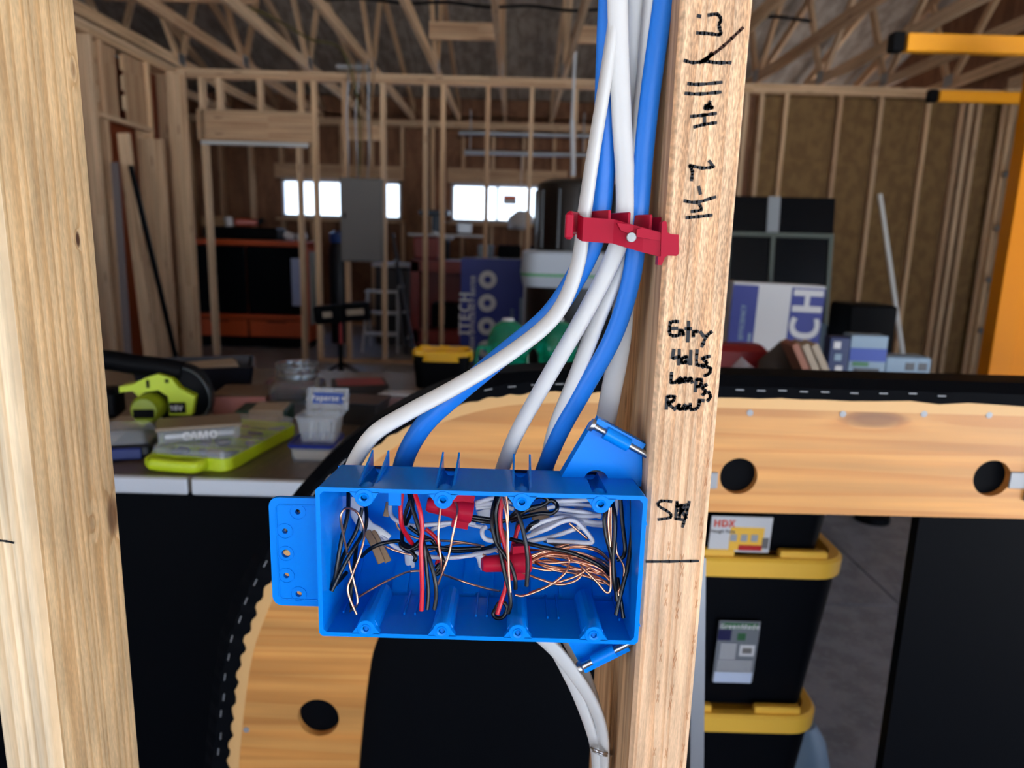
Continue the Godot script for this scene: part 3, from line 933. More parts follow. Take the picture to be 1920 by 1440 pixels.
	# pendant rods and conduit runs near the back wall
	for k in 2:
		st = begin()
		var y: float = [2.52, 2.28][k]
		rod(st, Vector3(-0.75 + k * 0.08, y, -9.3 + 0.1 * k), Vector3(3.4, y + 0.01, -9.3 + 0.1 * k), 0.03)
		var o := one("conduit_run", ["grey conduit run just below the chords in front of the back wall", "lower grey conduit run above the far right-hand window"][k], "conduit", st, M.galvanized)
		for e in 3:
			st = begin()
			rod(st, Vector3(-0.6 + e * 1.4, y + 0.02, -9.3 + 0.1 * k), Vector3(-0.6 + e * 1.4, 2.78, -9.3 + 0.1 * k), 0.008)
			put(o, "hanger", st.commit(), M.galvanized)
	st = begin()
	rod(st, Vector3(0.4452, 2.2217, -6.3), Vector3(0.4743, 1.7681, -6.3), 0.02)
	rod(st, Vector3(0.4452, 2.2217, -6.3), Vector3(Vector3(0.4452, 2.2217, -6.3).x, 2.76, -6.3), 0.012)
	one("drop_pipe", "white pipe dropping from the ceiling above the black tank", "pipe", st, M.white_metal)
	# white hat-like cap hung by the window
	st = begin()
	lathe(st, Transform3D(Basis.from_euler(Vector3(0, 0, 0.35)), Vector3(0.0431, 1.4797, -9.2)), [[0, 0.12], [0.14, 0.07], [0.18, -0.06], [0.02, -0.13], [0, -0.13]], 6)
	var lamp := one("hanging_shade", "white faceted shade hanging in front of the far right-hand window", "shade", st, M.card_white)
	st = begin()
	rod(st, Vector3(0.0431, 1.4797, -9.2), Vector3(Vector3(0.0431, 1.4797, -9.2).x, 2.27, -9.2), 0.005)
	put(lamp, "cord", st.commit(), M.card_white)
	# bins on the far bench under the window
	g = thing("far_bench", "low bench under the far right-hand window behind the blue carton", "bench", Vector3(0.35, 0, -9.3))
	st = begin()
	cbox(st, Vector3(0, 0.98, 0), Vector3(1.7, 0.04, 0.6), 0.006)
	put(g, "top", st.commit(), M.beige)
	for sx in [-0.8, 0.8]:
		for sz in [-0.25, 0.25]:
			st = begin()
			cbox(st, Vector3(sx, 0.48, sz), Vector3(0.07, 0.96, 0.07), 0.004)
			put(g, "leg", st.commit(), M.lumber[3])
	for k in 3:
		st = begin()
		var bx: float = [-0.38, -0.08, 0.42][k]
		cbox(st, Vector3(bx, 1.08, -9.25), Vector3([0.2, 0.3, 0.5][k], 0.16, 0.3), 0.02)
		one("parts_bin", ["pale blue bin on the far bench beside a partition stud", "small dark bin on the far bench under the window", "long dark bin on the far bench left of the black tank"][k], "bin", st, [M.pale_blue, M.black, M.black][k])
	# work light on its stand in front of the partition
	g = thing("work_light", "black work light on a red and black tripod stand on the floor", "work light", Vector3(-1.5022, 0, -6.1265) * Vector3(1, 0, 1))
	var top := Vector3(-1.4372, 0.5244, -5.9) - g.position
	st = begin()
	rod(st, Vector3(0, 0.04, 0), Vector3(0, top.y * 0.55, 0), 0.022)
	put(g, "pole", st.commit(), M.black)
	st = begin()
	rod(st, Vector3(0, top.y * 0.55, 0), Vector3(0, top.y, 0), 0.015)
	put(g, "red_pole", st.commit(), plain(Color(0.55, 0.03, 0.05), 0.4))
	for k in 3:
		st = begin()
		rod(st, Vector3(0, 0.12, 0), Vector3(0.26 * cos(k * 2.1 + 0.2), 0.012, 0.26 * sin(k * 2.1 + 0.2)), 0.012)
		put(g, "leg", st.commit(), M.black)
	for s in 2:
		st = begin()
		var hx: float = [-0.10, 0.14][s]
		cbox(st, Vector3(hx, top.y + 0.02 + s * 0.03, 0), Vector3(0.24, 0.16, 0.08), 0.015, Vector3(0, 0, 0.09))
		var head := put(g, "lamp_head", st.commit(), M.black)
		st = begin()
		cbox(st, Vector3(hx, top.y + 0.02 + s * 0.03, 0.042), Vector3(0.15 if s else 0.08, 0.05, 0.01), 0.004, Vector3(0, 0, 0.09))
		put(head, "lens", st.commit(), M.beige)

# a printed carton: blue ends, white band, lettering up its side
func carton(called: String, label: String, at: Vector3, turn: float, w: float, h: float, d: float, kind: int) -> void:
	var c := thing(called, label, "carton", at, turn)
	var st := begin()
	cbox(st, Vector3(0, h * 0.5, 0), Vector3(w, h, d), 0.004)
	put(c, "carton_body", st.commit(), M.box_blue if kind == 0 else M.card_white)
	if kind == 1:
		c.rotation.z = -0.02
	var up := Basis(Vector3(0, 1, 0), Vector3(-1, 0, 0), Vector3(0, 0, 1))
	var f := d * 0.5 + 0.001
	if kind == 0:
		for k in 4:
			st = begin()
			lathe(st, Transform3D(Basis.from_euler(Vector3(PI * 0.5, 0, 0)), Vector3(-w * 0.09, h - 0.155 - k * 0.178, f)), [[w * 0.055, 0.0], [w * 0.055, 0.002], [w * 0.135, 0.002], [w * 0.135, 0.0]], 20)
			put(c, "round_icon", st.commit(), M.card_white)
		text(c, "lettering", "ITECH", 0.085, M.card_white, Transform3D(up, Vector3(-w * 0.43, h - 0.42, f)), 0.002)
		text(c, "lettering", "HIGH EFFICIENCY WATER", 0.035, M.card_white, Transform3D(up, Vector3(-w * 0.31, h - 0.42, f)), 0.002)
		text(c, "lettering", "HIGH EFFICIENCY", 0.028, M.pale_blue, Transform3D(up, Vector3(w * 0.30, h * 0.5, f)), 0.002)
		st = begin()
		at_box(st, Vector3(w * 0.43, h * 0.38, f), Vector3(0.02, h * 0.7, 0.001))
		put(c, "printed_stripe", st.commit(), M.pale_blue)
	else:
		st = begin()
		at_box(st, Vector3(-w * 0.36, h * 0.493, f), Vector3(w * 0.28, h * 0.986, 0.002))
		put(c, "blue_print", st.commit(), M.box_blue)
		st = begin()
		at_box(st, Vector3(w * 0.32, h * 0.493, f), Vector3(w * 0.36, h * 0.986, 0.002))
		put(c, "blue_print", st.commit(), M.box_blue)
		text(c, "lettering", "ITECH", w * 0.32, M.card_white, Transform3D(up, Vector3(w * 0.33, h - 0.30, f + 0.001)), 0.002)
		text(c, "lettering", "HIGH EFFICIENCY", w * 0.05, M.pale_blue, Transform3D(up, Vector3(-w * 0.36, h - 0.25, f + 0.001)), 0.002)
		st = begin()
		at_box(st, Vector3(-w * 0.265, h * 0.40, f + 0.001), Vector3(0.012, h * 0.7, 0.002))
		put(c, "printed_stripe", st.commit(), M.pale_blue)

# ==================================================================== right-hand side
func right_side() -> void:
	# tall black tank with a white collar
	var at := Vector3(0.3813, 1.057, -4.6) * Vector3(1, 0, 1)
	var t := thing("storage_tank", "tall black ribbed tank with a white collar behind the hanging cables", "tank", at)
	var st := begin()
	lathe(st, Transform3D.IDENTITY, [[0, 0], [0.30, 0], [0.31, 0.02], [0.31, 0.96], [0.30, 1.0]], 36)
	put(t, "lower_body", st.commit(), plain(Color(0.04, 0.045, 0.05), 0.35))
	st = begin()
	loft(st, Transform3D.IDENTITY, [[0.94, 0.33, 0.33, 0.1], [1.0, 0.345, 0.345, 0.1], [1.14, 0.335, 0.335, 0.1], [1.155, 0.31, 0.31, 0.1]], true, true, 5)
	var col := put(t, "collar", st.commit(), plain(Color(0.72, 0.76, 0.80), 0.4))
	st = begin()
	loft(st, Transform3D.IDENTITY, [[1.005, 0.347, 0.347, 0.1], [1.02, 0.3465, 0.3465, 0.1]], false, false, 5)
	put(col, "green_band", st.commit(), plain(Color(0.25, 0.62, 0.35), 0.5))
	st = begin()
	lathe(st, Transform3D.IDENTITY, [[0.26, 1.155], [0.262, 1.52], [0.255, 1.56], [0.2, 1.585], [0, 1.60]], 36)
	var up := put(t, "upper_body", st.commit(), plain(Color(0.05, 0.055, 0.06), 0.28))
	for k in 12:
		st = begin()
		var a := k * TAU / 12.0
		rod(st, Vector3(cos(a) * 0.258, 1.17, sin(a) * 0.258), Vector3(cos(a) * 0.258, 1.52, sin(a) * 0.258), 0.014, -1, 8)
		put(up, "rib", st.commit(), plain(Color(0.05, 0.055, 0.06), 0.25))
	# blue printed carton left of the tank
	carton("flat_carton", "tall blue printed carton with round white icons left of the black tank", Vector3(-0.1616, 0.5924, -5.6) * Vector3(1, 0, 1), 0.0, 0.50, 1.07, 0.3, 0)
	# white post beside it
	st = begin()
	cbox(st, Vector3(Vector3(0.0936, 0.8219, -4.9).x, 0.48, -5.05), Vector3(0.06, 0.96, 0.06), 0.006)
	one("white_post", "pale grey upright post between the blue carton and the black tank", "post", st, M.white_metal)
	# stack of dark framed windows leaning on the insulated wall
	var w := thing("leaning_window", "tall dark glazed panel with pale bars leaning against the insulated wall", "window panel", Vector3(1.6339, 0.9036, -4.4) * Vector3(1, 0, 1))
	w.rotation = Vector3(-0.12, -0.05, 0.0)
	var hh := 1.53
	st = begin()
	cbox(st, Vector3(0, hh * 0.5, 0), Vector3(0.66, hh, 0.05), 0.006)
	put(w, "panel", st.commit(), M.dark_glass)
	for y in [hh - 0.235, hh - 0.98]:
		st = begin()
		cbox(st, Vector3(0, y, 0.03), Vector3(0.66, 0.03, 0.02), 0.004)
		put(w, "bar", st.commit(), plain(Color(0.30, 0.34, 0.31), 0.5))
	for x in [-0.31, -0.04, 0.315]:
		st = begin()
		cbox(st, Vector3(x, (hh - 0.235) * 0.5, 0.03), Vector3(0.028, hh - 0.235, 0.02), 0.004)
		put(w, "bar", st.commit(), plain(Color(0.30, 0.34, 0.31), 0.5))
	st = begin()
	cbox(st, Vector3(-0.045, hh - 0.11, 0.028), Vector3(0.075, 0.22, 0.008), 0.003)
	put(w, "paper_label", st.commit(), plain(Color(0.55, 0.58, 0.60), 0.6))
	carton("printed_carton", "white carton with two blue bands leaning before the dark glazed panel", Vector3(1.3242, 0.8386, -3.7) * Vector3(1, 0, 1), -0.06, 0.46, 1.03, 0.14, 1)
	# pale board and black box behind the small cartons
	st = begin()
	prism(st, Transform3D(Basis.IDENTITY, Vector3(1.7825, 0.7049, -3.95)), PackedVector2Array([Vector2(-0.16, -Vector3(1.7825, 0.7049, -3.95).y), Vector2(0.10, -Vector3(1.7825, 0.7049, -3.95).y), Vector2(0.10, 0.0), Vector2(-0.16, 0.16)]), 0.03)
	one("pale_board", "pale blue-grey board with a slanting top edge behind the small cartons", "board", st, M.pale_blue)
	st = begin()
	cbox(st, Vector3(1.8582, 0.7711, -3.8), Vector3(0.24, 0.32, 0.26), 0.01)
	at_box(st, Vector3(1.8582, 0.7711, -3.8) * Vector3(1, 0, 1) + Vector3(0, 0.42, 0), Vector3(0.22, 0.84, 0.24))
	one("dark_box", "plain dark box standing behind the small blue cartons", "box", st, M.black)
	# white tube leaning against the batts
	st = begin()
	var a := Vector3(2.8603, 1.6463, -5.8)
	var b := Vector3(2.8738, 0.4838, -5.2)
	rod(st, a, b + (b - a) * (b.y / (a.y - b.y)), 0.017)
	one("leaning_tube_light", "long white tube leaning against the brown insulated wall", "tube", st, plain(Color(0.93, 0.95, 0.95), 0.3))
	# yellow overhead beams with black end caps, carried by an orange post and the right wall
	var bm := [[Vector3(1.6446, 2.115, -3.4), 0.075, "thick yellow beam with a black end cap overhead at top right"], [Vector3(2.7084, 2.2243, -5), 0.07, "lower yellow beam with a black end cap in front of the insulated wall"]]
	for e in bm:
		var p: Vector3 = e[0]
		var o := thing("yellow_beam", e[2], "beam", p, 0.0, "yellow overhead beams")
		st = begin()
		cbox(st, Vector3((4.3 - p.x) * 0.5 + 0.04, 0, 0), Vector3(4.3 - p.x - 0.04, e[1], 0.05), 0.004)
		put(o, "bar", st.commit(), M.yellow)
		st = begin()
		cbox(st, Vector3(0.02, 0, 0), Vector3(0.055, e[1] + 0.008, 0.058), 0.006)
		put(o, "end_cap", st.commit(), M.black)
		st = begin()
		at_box(st, Vector3(4.36 - p.x, 0, 0), Vector3(0.14, 0.2, 0.12))
		put(o, "wall_bracket", st.commit(), M.yellow)
	var px := Vector3(2.0799, 0.7064, -3)
	var post := thing("orange_post", "orange steel upright post at the right edge of the photo", "post", Vector3(px.x, 0, -3.0))
	st = begin()
	cbox(st, Vector3(0, 1.05, 0), Vector3(0.095, 2.1, 0.012), 0.004)
	cbox(st, Vector3(-0.044, 1.05, -0.035), Vector3(0.008, 2.1, 0.07), 0.003)
	cbox(st, Vector3(0.044, 1.05, -0.035), Vector3(0.008, 2.1, 0.07), 0.003)
	put(post, "channel", st.commit(), M.orange)
	st = begin()
	cbox(st, Vector3(0.1, 1.05, -0.03), Vector3(0.1, 2.1, 0.008), 0.003)
	put(post, "web_plate", st.commit(), M.orange)
	st = begin()
	cbox(st, Vector3(0, 0.006, -0.03), Vector3(0.18, 0.012, 0.16), 0.004)
	put(post, "foot_plate", st.commit(), M.orange)

# ==================================================================== bench, table and what lies on them
const TOP := 0.75

# a tote with a rimmed lid; size = width, height, depth
func tote(called: String, label: String, at: Vector3, turn: float, s: Vector3, body: Material, lid: Material, lid_h: float) -> Node3D:
	var t := thing(called, label, "tote", at, turn)
	var st := begin()
	var h := s.y - lid_h * 0.5
	var walls := [[0.0, s.x * 0.42, s.z * 0.42, 0.03], [h * 0.92, s.x * 0.475, s.z * 0.475, 0.04], [h, s.x * 0.48, s.z * 0.48, 0.04]]
	if lid_h == 0.0:
		walls += [[h, s.x * 0.47, s.z * 0.47, 0.04], [0.02, s.x * 0.41, s.z * 0.41, 0.03]]
	loft(st, Transform3D.IDENTITY, walls, true, true, 4)
	put(t, "tub", st.commit(), body)
	if lid_h == 0.0:
		return t
	st = begin()
	var e := lid_h
	loft(st, Transform3D.IDENTITY, [[s.y - e, s.x * 0.497, s.z * 0.497, 0.06], [s.y - e * 0.15, s.x * 0.5, s.z * 0.5, 0.06], [s.y, s.x * 0.49, s.z * 0.49, 0.06], [s.y, s.x * 0.46, s.z * 0.46, 0.05], [s.y - e * 0.45, s.x * 0.455, s.z * 0.455, 0.05]], true, true, 6)
	var l := put(t, "lid", st.commit(), lid)
	for sx in [-0.33, 0.0, 0.33]:
		for sz in [-1, 1]:
			st = begin()
			cbox(st, Vector3(sx * s.x, s.y + e * (0.1 if s.x > 0.3 else -0.15), sz * s.z * 0.462), Vector3(s.x * 0.17, e * 0.5, s.z * 0.03), 0.002)
			put(l, "stacking_lug", st.commit(), lid)
	return t

func bench_and_table() -> void:
	# workbench with an aluminium front edge and a black front panel
	var b := thing("workbench", "low workbench with a metal front edge cluttered with tools and containers", "workbench", Vector3(-1.25, 0, -1.84))
	var st := begin()
	at_box(st, Vector3(0, TOP - 0.016, 0), Vector3(1.96, 0.032, 1.12))
	put(b, "bench_top", st.commit(), tri_material(speckle(256, Color(0.40, 0.34, 0.28), Color(0.33, 0.28, 0.23), Color(0.46, 0.4, 0.33), 0.03, 51, 4), Vector3(1.5, 1.5, 1.5), 0.35))
	for e in [[-0.98, 0.645], [0.652, 0.98]]:
		st = begin()
		cbox(st, Vector3((e[0] + e[1]) * 0.5, TOP - 0.018, 0.566), Vector3(e[1] - e[0], 0.034, 0.012), 0.003)
		put(b, "edge_trim", st.commit(), M.aluminium)
	st = begin()
	at_box(st, Vector3(0, 0.37, 0.53), Vector3(1.92, 0.68, 0.02))
	put(b, "front_panel", st.commit(), M.vinyl)
	for sx in [-0.93, 0.93]:
		for sz in [-0.5, 0.48]:
			st = begin()
			at_box(st, Vector3(sx, 0.36, sz), Vector3(0.06, 0.72, 0.06))
			put(b, "leg", st.commit(), M.black)
	# second table behind the arched frame
	b = thing("folding_table", "dark folding table behind the arched wooden frame holding jugs and cartons", "table", Vector3(1.0, 0, -2.32))
	st = begin()
	cbox(st, Vector3(0, TOP - 0.02, 0), Vector3(2.5, 0.04, 0.62), 0.006)
	put(b, "table_top", st.commit(), M.black)
	for sx in [-1.15, 1.15]:
		for sz in [-0.25, 0.25]:
			st = begin()
			rod(st, Vector3(sx, 0, sz), Vector3(sx, TOP - 0.04, sz), 0.016)
			put(b, "leg", st.commit(), M.black)
	organizer()
	saw()
	jars_and_boxes()
	# ---- on the folding table
	for k in 2:
		var p: Vector3 = [Vector3(-0.0181, 0.785, -2.25), Vector3(0.143, 0.7803, -2.3)][k]
		var j := thing("green_jug", ["round green glass jug with a side handle on the dark table", "second green glass jug behind the white hanging cables"][k], "jug", Vector3(p.x, TOP, p.z), 0.0, "green jugs")
		j.scale = Vector3(1.03, 1.18, 1.03)
		st = begin()
		lathe(st, Transform3D.IDENTITY, [[0, 0.002], [0.052, 0.002], [0.058, 0.02], [0.058, 0.075], [0.064, 0.085], [0.066, 0.095], [0.064, 0.105], [0.058, 0.135], [0.044, 0.16], [0.022, 0.173], [0, 0.177]], 28)
		put(j, "body", st.commit(), M.green_glass)
		st = begin()
		sweep(st, PackedVector3Array([Vector3(-0.06, 0.10, 0.01), Vector3(-0.085, 0.10, 0.012), Vector3(-0.096, 0.075, 0.014), Vector3(-0.092, 0.045, 0.014)]), 0.008, 0.006)
		put(j, "handle", st.commit(), M.green_glass)
		st = begin()
		lathe(st, Transform3D.IDENTITY, [[0.018, 0.174], [0.018, 0.18], [0, 0.182]], 16)
		put(j, "cap", st.commit(), M.card_white)
		st = begin()
		cbox(st, Vector3(0.006, 0.04, 0), Vector3(0.05, 0.07, 0.05), 0.008)
		put(j, "paper_label", st.commit(), M.beige)
	st = begin()
	var p := Vector3(0.7654, 0.8282, -2.42)
	cbox(st, Vector3(p.x, TOP + 0.065, p.z), Vector3(0.2, 0.13, 0.12), 0.02)
	one("red_box", "low red box beside the marked stud on the dark table", "box", st, plain(Color(0.5, 0.02, 0.05), 0.5))
	# a crumpled clear bag, a grey cap, folded papers, small cartons
	var n := FastNoiseLite.new()
	n.seed = 5
	n.frequency = 14.0
	for k in 2:
		st = begin()
		p = [Vector3(0.7054, 0.8441, -2.13), Vector3(0.8585, 0.8291, -2.3)][k]
		var prof := []
		for i in 7:
			prof.append([0.07 * sin(PI * (0.5 + 0.5 * i / 6.0)) * (1.0 + 0.12 * sin(i * 2.3)) + 0.0, (0.12 if k == 0 else 0.15) * i / 6.0])
		lathe(st, Transform3D(Basis.from_euler(Vector3(0.0, 0.4, 0.12 if k == 0 else -0.1)).scaled(Vector3(1.1, 1, 0.8)), Vector3(p.x, TOP + 0.012, p.z)), [[0, 0]] + prof, 9 if k == 0 else 18)
		if k == 0:
			one("plastic_bag", "crumpled clear plastic bag on the dark table next to the red box", "bag", st, M.frosted)
		else:
			one("grey_cap", "soft grey cap lying on the dark table before the printed carton", "cap", st, M.grey_cloth)
	for k in 3:
		st = begin()
		p = Vector3(0.9331, 0.862, -2.2)
		cbox(st, Vector3(p.x - 0.03 + k * 0.03, TOP + 0.088, p.z), Vector3(0.022, 0.185, 0.10), 0.003, Vector3(0, 0.0, 0.5))
		one("paperback_book", ["rust-coloured paperback leaning at the left of the leaning books", "middle one of the three leaning pale paperbacks", "rightmost pale paperback of the leaning books by the blue cartons"][k], "book", st, [plain(Color(0.60, 0.40, 0.32), 0.7), M.beige, M.beige][k], "leaning paperbacks")
	var c := thing("spray_carton", "small blue carton with white prints on the dark table", "carton", Vector3(Vector3(1.0312, 0.8841, -2.25).x, TOP, -2.25), -0.1)
	st = begin()
	cbox(st, Vector3(0, 0.0925, 0), Vector3(0.06, 0.185, 0.06), 0.003)
	put(c, "carton_body", st.commit(), plain(Color(0.02, 0.13, 0.33), 0.45))
	for k in 3:
		st = begin()
		cbox(st, Vector3(-0.008 + k * 0.006, 0.160 - k * 0.038, 0.031), Vector3(0.022, 0.022, 0.002), 0.001)
		put(c, "print", st.commit(), [M.card_white, M.pale_blue, M.card_white][k])
	c = thing("detergent_carton", "pale blue and blue carton with a white top on the dark table", "carton", Vector3(Vector3(1.1351, 0.8911, -2.28).x, TOP, -2.28), -0.08)
	st = begin()
	cbox(st, Vector3(0, 0.095, 0), Vector3(0.115, 0.19, 0.07), 0.003)
	put(c, "carton_body", st.commit(), M.pale_blue)
	st = begin()
	at_box(st, Vector3(0, 0.128, 0.0362), Vector3(0.113, 0.042, 0.001))
	put(c, "blue_print", st.commit(), plain(Color(0.02, 0.22, 0.6), 0.45))
	st = begin()
	at_box(st, Vector3(-0.02, 0.098, 0.0362), Vector3(0.05, 0.014, 0.001))
	put(c, "green_print", st.commit(), plain(Color(0.15, 0.42, 0.2), 0.45))
	st = begin()
	at_box(st, Vector3(0, 0.06, 0.0362), Vector3(0.08, 0.05, 0.001))
	put(c, "dark_print", st.commit(), M.navy)
	st = begin()
	p = Vector3(1.2994, 0.8185, -2.35)
	cbox(st, Vector3(p.x, TOP + 0.058, p.z), Vector3(0.15, 0.116, 0.09), 0.006)
	c = one("switch_carton", "low pale box with two dark windows at the right of the cartons", "box", st, M.pale_blue)
	for k in 2:
		st = begin()
		at_box(st, Vector3(p.x + 0.005 + k * 0.042, TOP + 0.085, p.z + 0.0455), Vector3(0.03, 0.025, 0.001))
		put(c, "dark_print", st.commit(), M.navy)

func organizer() -> void:
	var f := (Vector3(-0.7, 0.75, -1.2968) + Vector3(-0.547, 0.75, -1.3103)) * 0.5
	var turn := -0.16
	var o := thing("parts_organizer", "lime green parts organizer case with a clear lid on the workbench", "organizer", Vector3(f.x + 0.025, TOP, f.z - 0.15), turn)
	var st := begin()
	var w := 0.085
	var d := 0.145
	loft(st, Transform3D.IDENTITY, [[0.0, w - 0.004, d - 0.004, 0.02], [0.004, w, d, 0.02], [0.028, w, d, 0.02], [0.028, w - 0.006, d - 0.006, 0.016], [0.008, w - 0.006, d - 0.006, 0.016]], true, true, 5)
	put(o, "tray", st.commit(), M.lime)
	st = begin()
	sweep(st, PackedVector3Array([Vector3(-w + 0.012, 0.017, d - 0.006), Vector3(-w + 0.013, 0.017, d + 0.014), Vector3(-w + 0.03, 0.016, d + 0.024), Vector3(0.02, 0.016, d + 0.025), Vector3(0.036, 0.017, d + 0.014), Vector3(0.038, 0.017, d - 0.006)]), 0.007, 0.012)
	put(o, "handle", st.commit(), M.lime)
	st = begin()
	loft(st, Transform3D.IDENTITY, [[0.028, w - 0.001, d - 0.001, 0.02], [0.040, w - 0.002, d - 0.002, 0.02], [0.044, w - 0.008, d - 0.008, 0.018]], false, true, 5)
	put(o, "lid", st.commit(), M.clear_plastic)
	for k in 3:
		st = begin()
		at_box(st, Vector3(0, 0.017, -0.08 + k * 0.075), Vector3(w * 2 - 0.014, 0.018, 0.003))
		put(o, "divider", st.commit(), M.lime)
	for k in 12:
		st = begin()
		cbox(st, Vector3(-0.055 + (k % 4) * 0.036, 0.016, -0.11 + (k / 4) * 0.085 + 0.01 * (k % 3)), Vector3(0.026, 0.014, 0.04), 0.004, Vector3(0, k * 0.8, 0))
		put(o, "hardware", st.commit(), [M.steel, M.beige, M.black][k % 3])
	# clear lettered box on the lid
	var at := Vector3(-0.6345, 0.8, -1.3994)
	o = thing("screw_box", "flat clear plastic screw box with raised lettering on the lime organizer", "box", Vector3(at.x, TOP + 0.0445, at.z), 0.42)
	st = begin()
	loft(st, Transform3D.IDENTITY, [[0, 0.075, 0.04, 0.004], [0.024, 0.076, 0.041, 0.004]], true, false, 2)
	put(o, "case_body", st.commit(), M.frosted)
	st = begin()
	cbox(st, Vector3(0, 0.028, 0), Vector3(0.158, 0.008, 0.088), 0.002)
	put(o, "lid", st.commit(), plain(Color(0.52, 0.46, 0.38), 0.3))
	text(o, "lettering", "CAMO", 0.016, M.card_white, Transform3D(Basis.IDENTITY, Vector3(0.0, 0.012, 0.0418)), 0.001)
	st = begin()
	cbox(st, Vector3(0, 0.01, 0), Vector3(0.13, 0.014, 0.06), 0.003)
	put(o, "screws", st.commit(), M.steel)

func saw() -> void:
	var p := Vector3(-0.825, 0.75, -1.5353)
	var s := thing("circular_saw", "lime green and black cordless circular saw on the workbench", "saw", Vector3(p.x, TOP, p.z - 0.10), 0.15)
	var st := begin()
	cbox(st, Vector3(0.0, 0.006, 0.0), Vector3(0.24, 0.008, 0.11), 0.003)
	put(s, "base_plate", st.commit(), M.steel)
	st = begin()
	lathe(st, Transform3D(Basis.from_euler(Vector3(PI * 0.5, 0, 0)), Vector3(0.035, 0.075, -0.02)), [[0, -0.02], [0.06, -0.02], [0.072, -0.012], [0.072, 0.012], [0.06, 0.02], [0, 0.02]], 30)
	put(s, "blade_guard", st.commit(), M.black)
	st = begin()
	sweep(st, PackedVector3Array([Vector3(0.04, 0.14, -0.02), Vector3(0.075, 0.125, -0.02), Vector3(0.10, 0.09, -0.02), Vector3(0.105, 0.05, -0.02), Vector3(0.09, 0.02, -0.02)]), 0.006, 0.022, Vector3(0.4, 1, 0), Vector3(1, 0, 0))
	put(s, "guard_rim", st.commit(), plain(Color(0.3, 0.32, 0.33), 0.2, 0.8))
	st = begin()
	lathe(st, Transform3D(Basis.from_euler(Vector3(PI * 0.5, 0, 0)), Vector3(-0.02, 0.05, 0.035)), [[0, -0.03], [0.032, -0.03], [0.034, 0.02], [0.028, 0.034], [0, 0.036]], 24)
	var mot := put(s, "motor_housing", st.commit(), plain(Color(0.55, 0.62, 0.1), 0.4))
	st = begin()
	cbox(st, Vector3(-0.02, 0.045, 0.071), Vector3(0.045, 0.02, 0.002), 0.001)
	put(mot, "rating_plate", st.commit(), M.black)
	text(s, "lettering", "18V", 0.012, M.card_white, Transform3D(Basis.IDENTITY, Vector3(0.038, 0.048, 0.03)), 0.001)
	st = begin()
	prism(st, Transform3D(Basis.IDENTITY, Vector3(0, 0, 0.025)), PackedVector2Array([Vector2(-0.085, 0.085), Vector2(-0.055, 0.088), Vector2(-0.045, 0.075), Vector2(-0.03, 0.085), Vector2(0.0, 0.09), Vector2(0.02, 0.075), Vector2(0.02, 0.03), Vector2(0.07, 0.03), Vector2(0.08, 0.075), Vector2(0.045, 0.095), Vector2(0.03, 0.118), Vector2(0.0, 0.128), Vector2(-0.03, 0.117), Vector2(-0.055, 0.104), Vector2(-0.085, 0.098)]), 0.045)
	put(s, "lime_shell", st.commit(), M.lime)
	st = begin()
	cbox(st, Vector3(-0.022, 0.105, 0.026), Vector3(0.007, 0.018, 0.002), 0.0009)
	cbox(st, Vector3(0.02, 0.112, 0.026), Vector3(0.009, 0.009, 0.002), 0.0009)
	put(s, "vent", st.commit(), M.black)
	st = begin()
	cbox(st, Vector3(0.04, 0.048, 0.026), Vector3(0.036, 0.026, 0.004), 0.001)
	put(s, "badge", st.commit(), M.black)
	st = begin()
	sweep(st, PackedVector3Array([Vector3(0.045, 0.128, -0.01), Vector3(0.0, 0.138, -0.01), Vector3(-0.06, 0.145, -0.01), Vector3(-0.12, 0.155, -0.01), Vector3(-0.17, 0.15, -0.01), Vector3(-0.175, 0.08, -0.01)]), 0.024, 0.022, Vector3(0, 1, 0.1), Vector3(1, 0.1, 0.1), 12)
	put(s, "handle", st.commit(), M.black)
	st = begin()
	cbox(st, Vector3(-0.14, 0.055, -0.01), Vector3(0.09, 0.07, 0.07), 0.012)
	put(s, "battery", st.commit(), M.black)

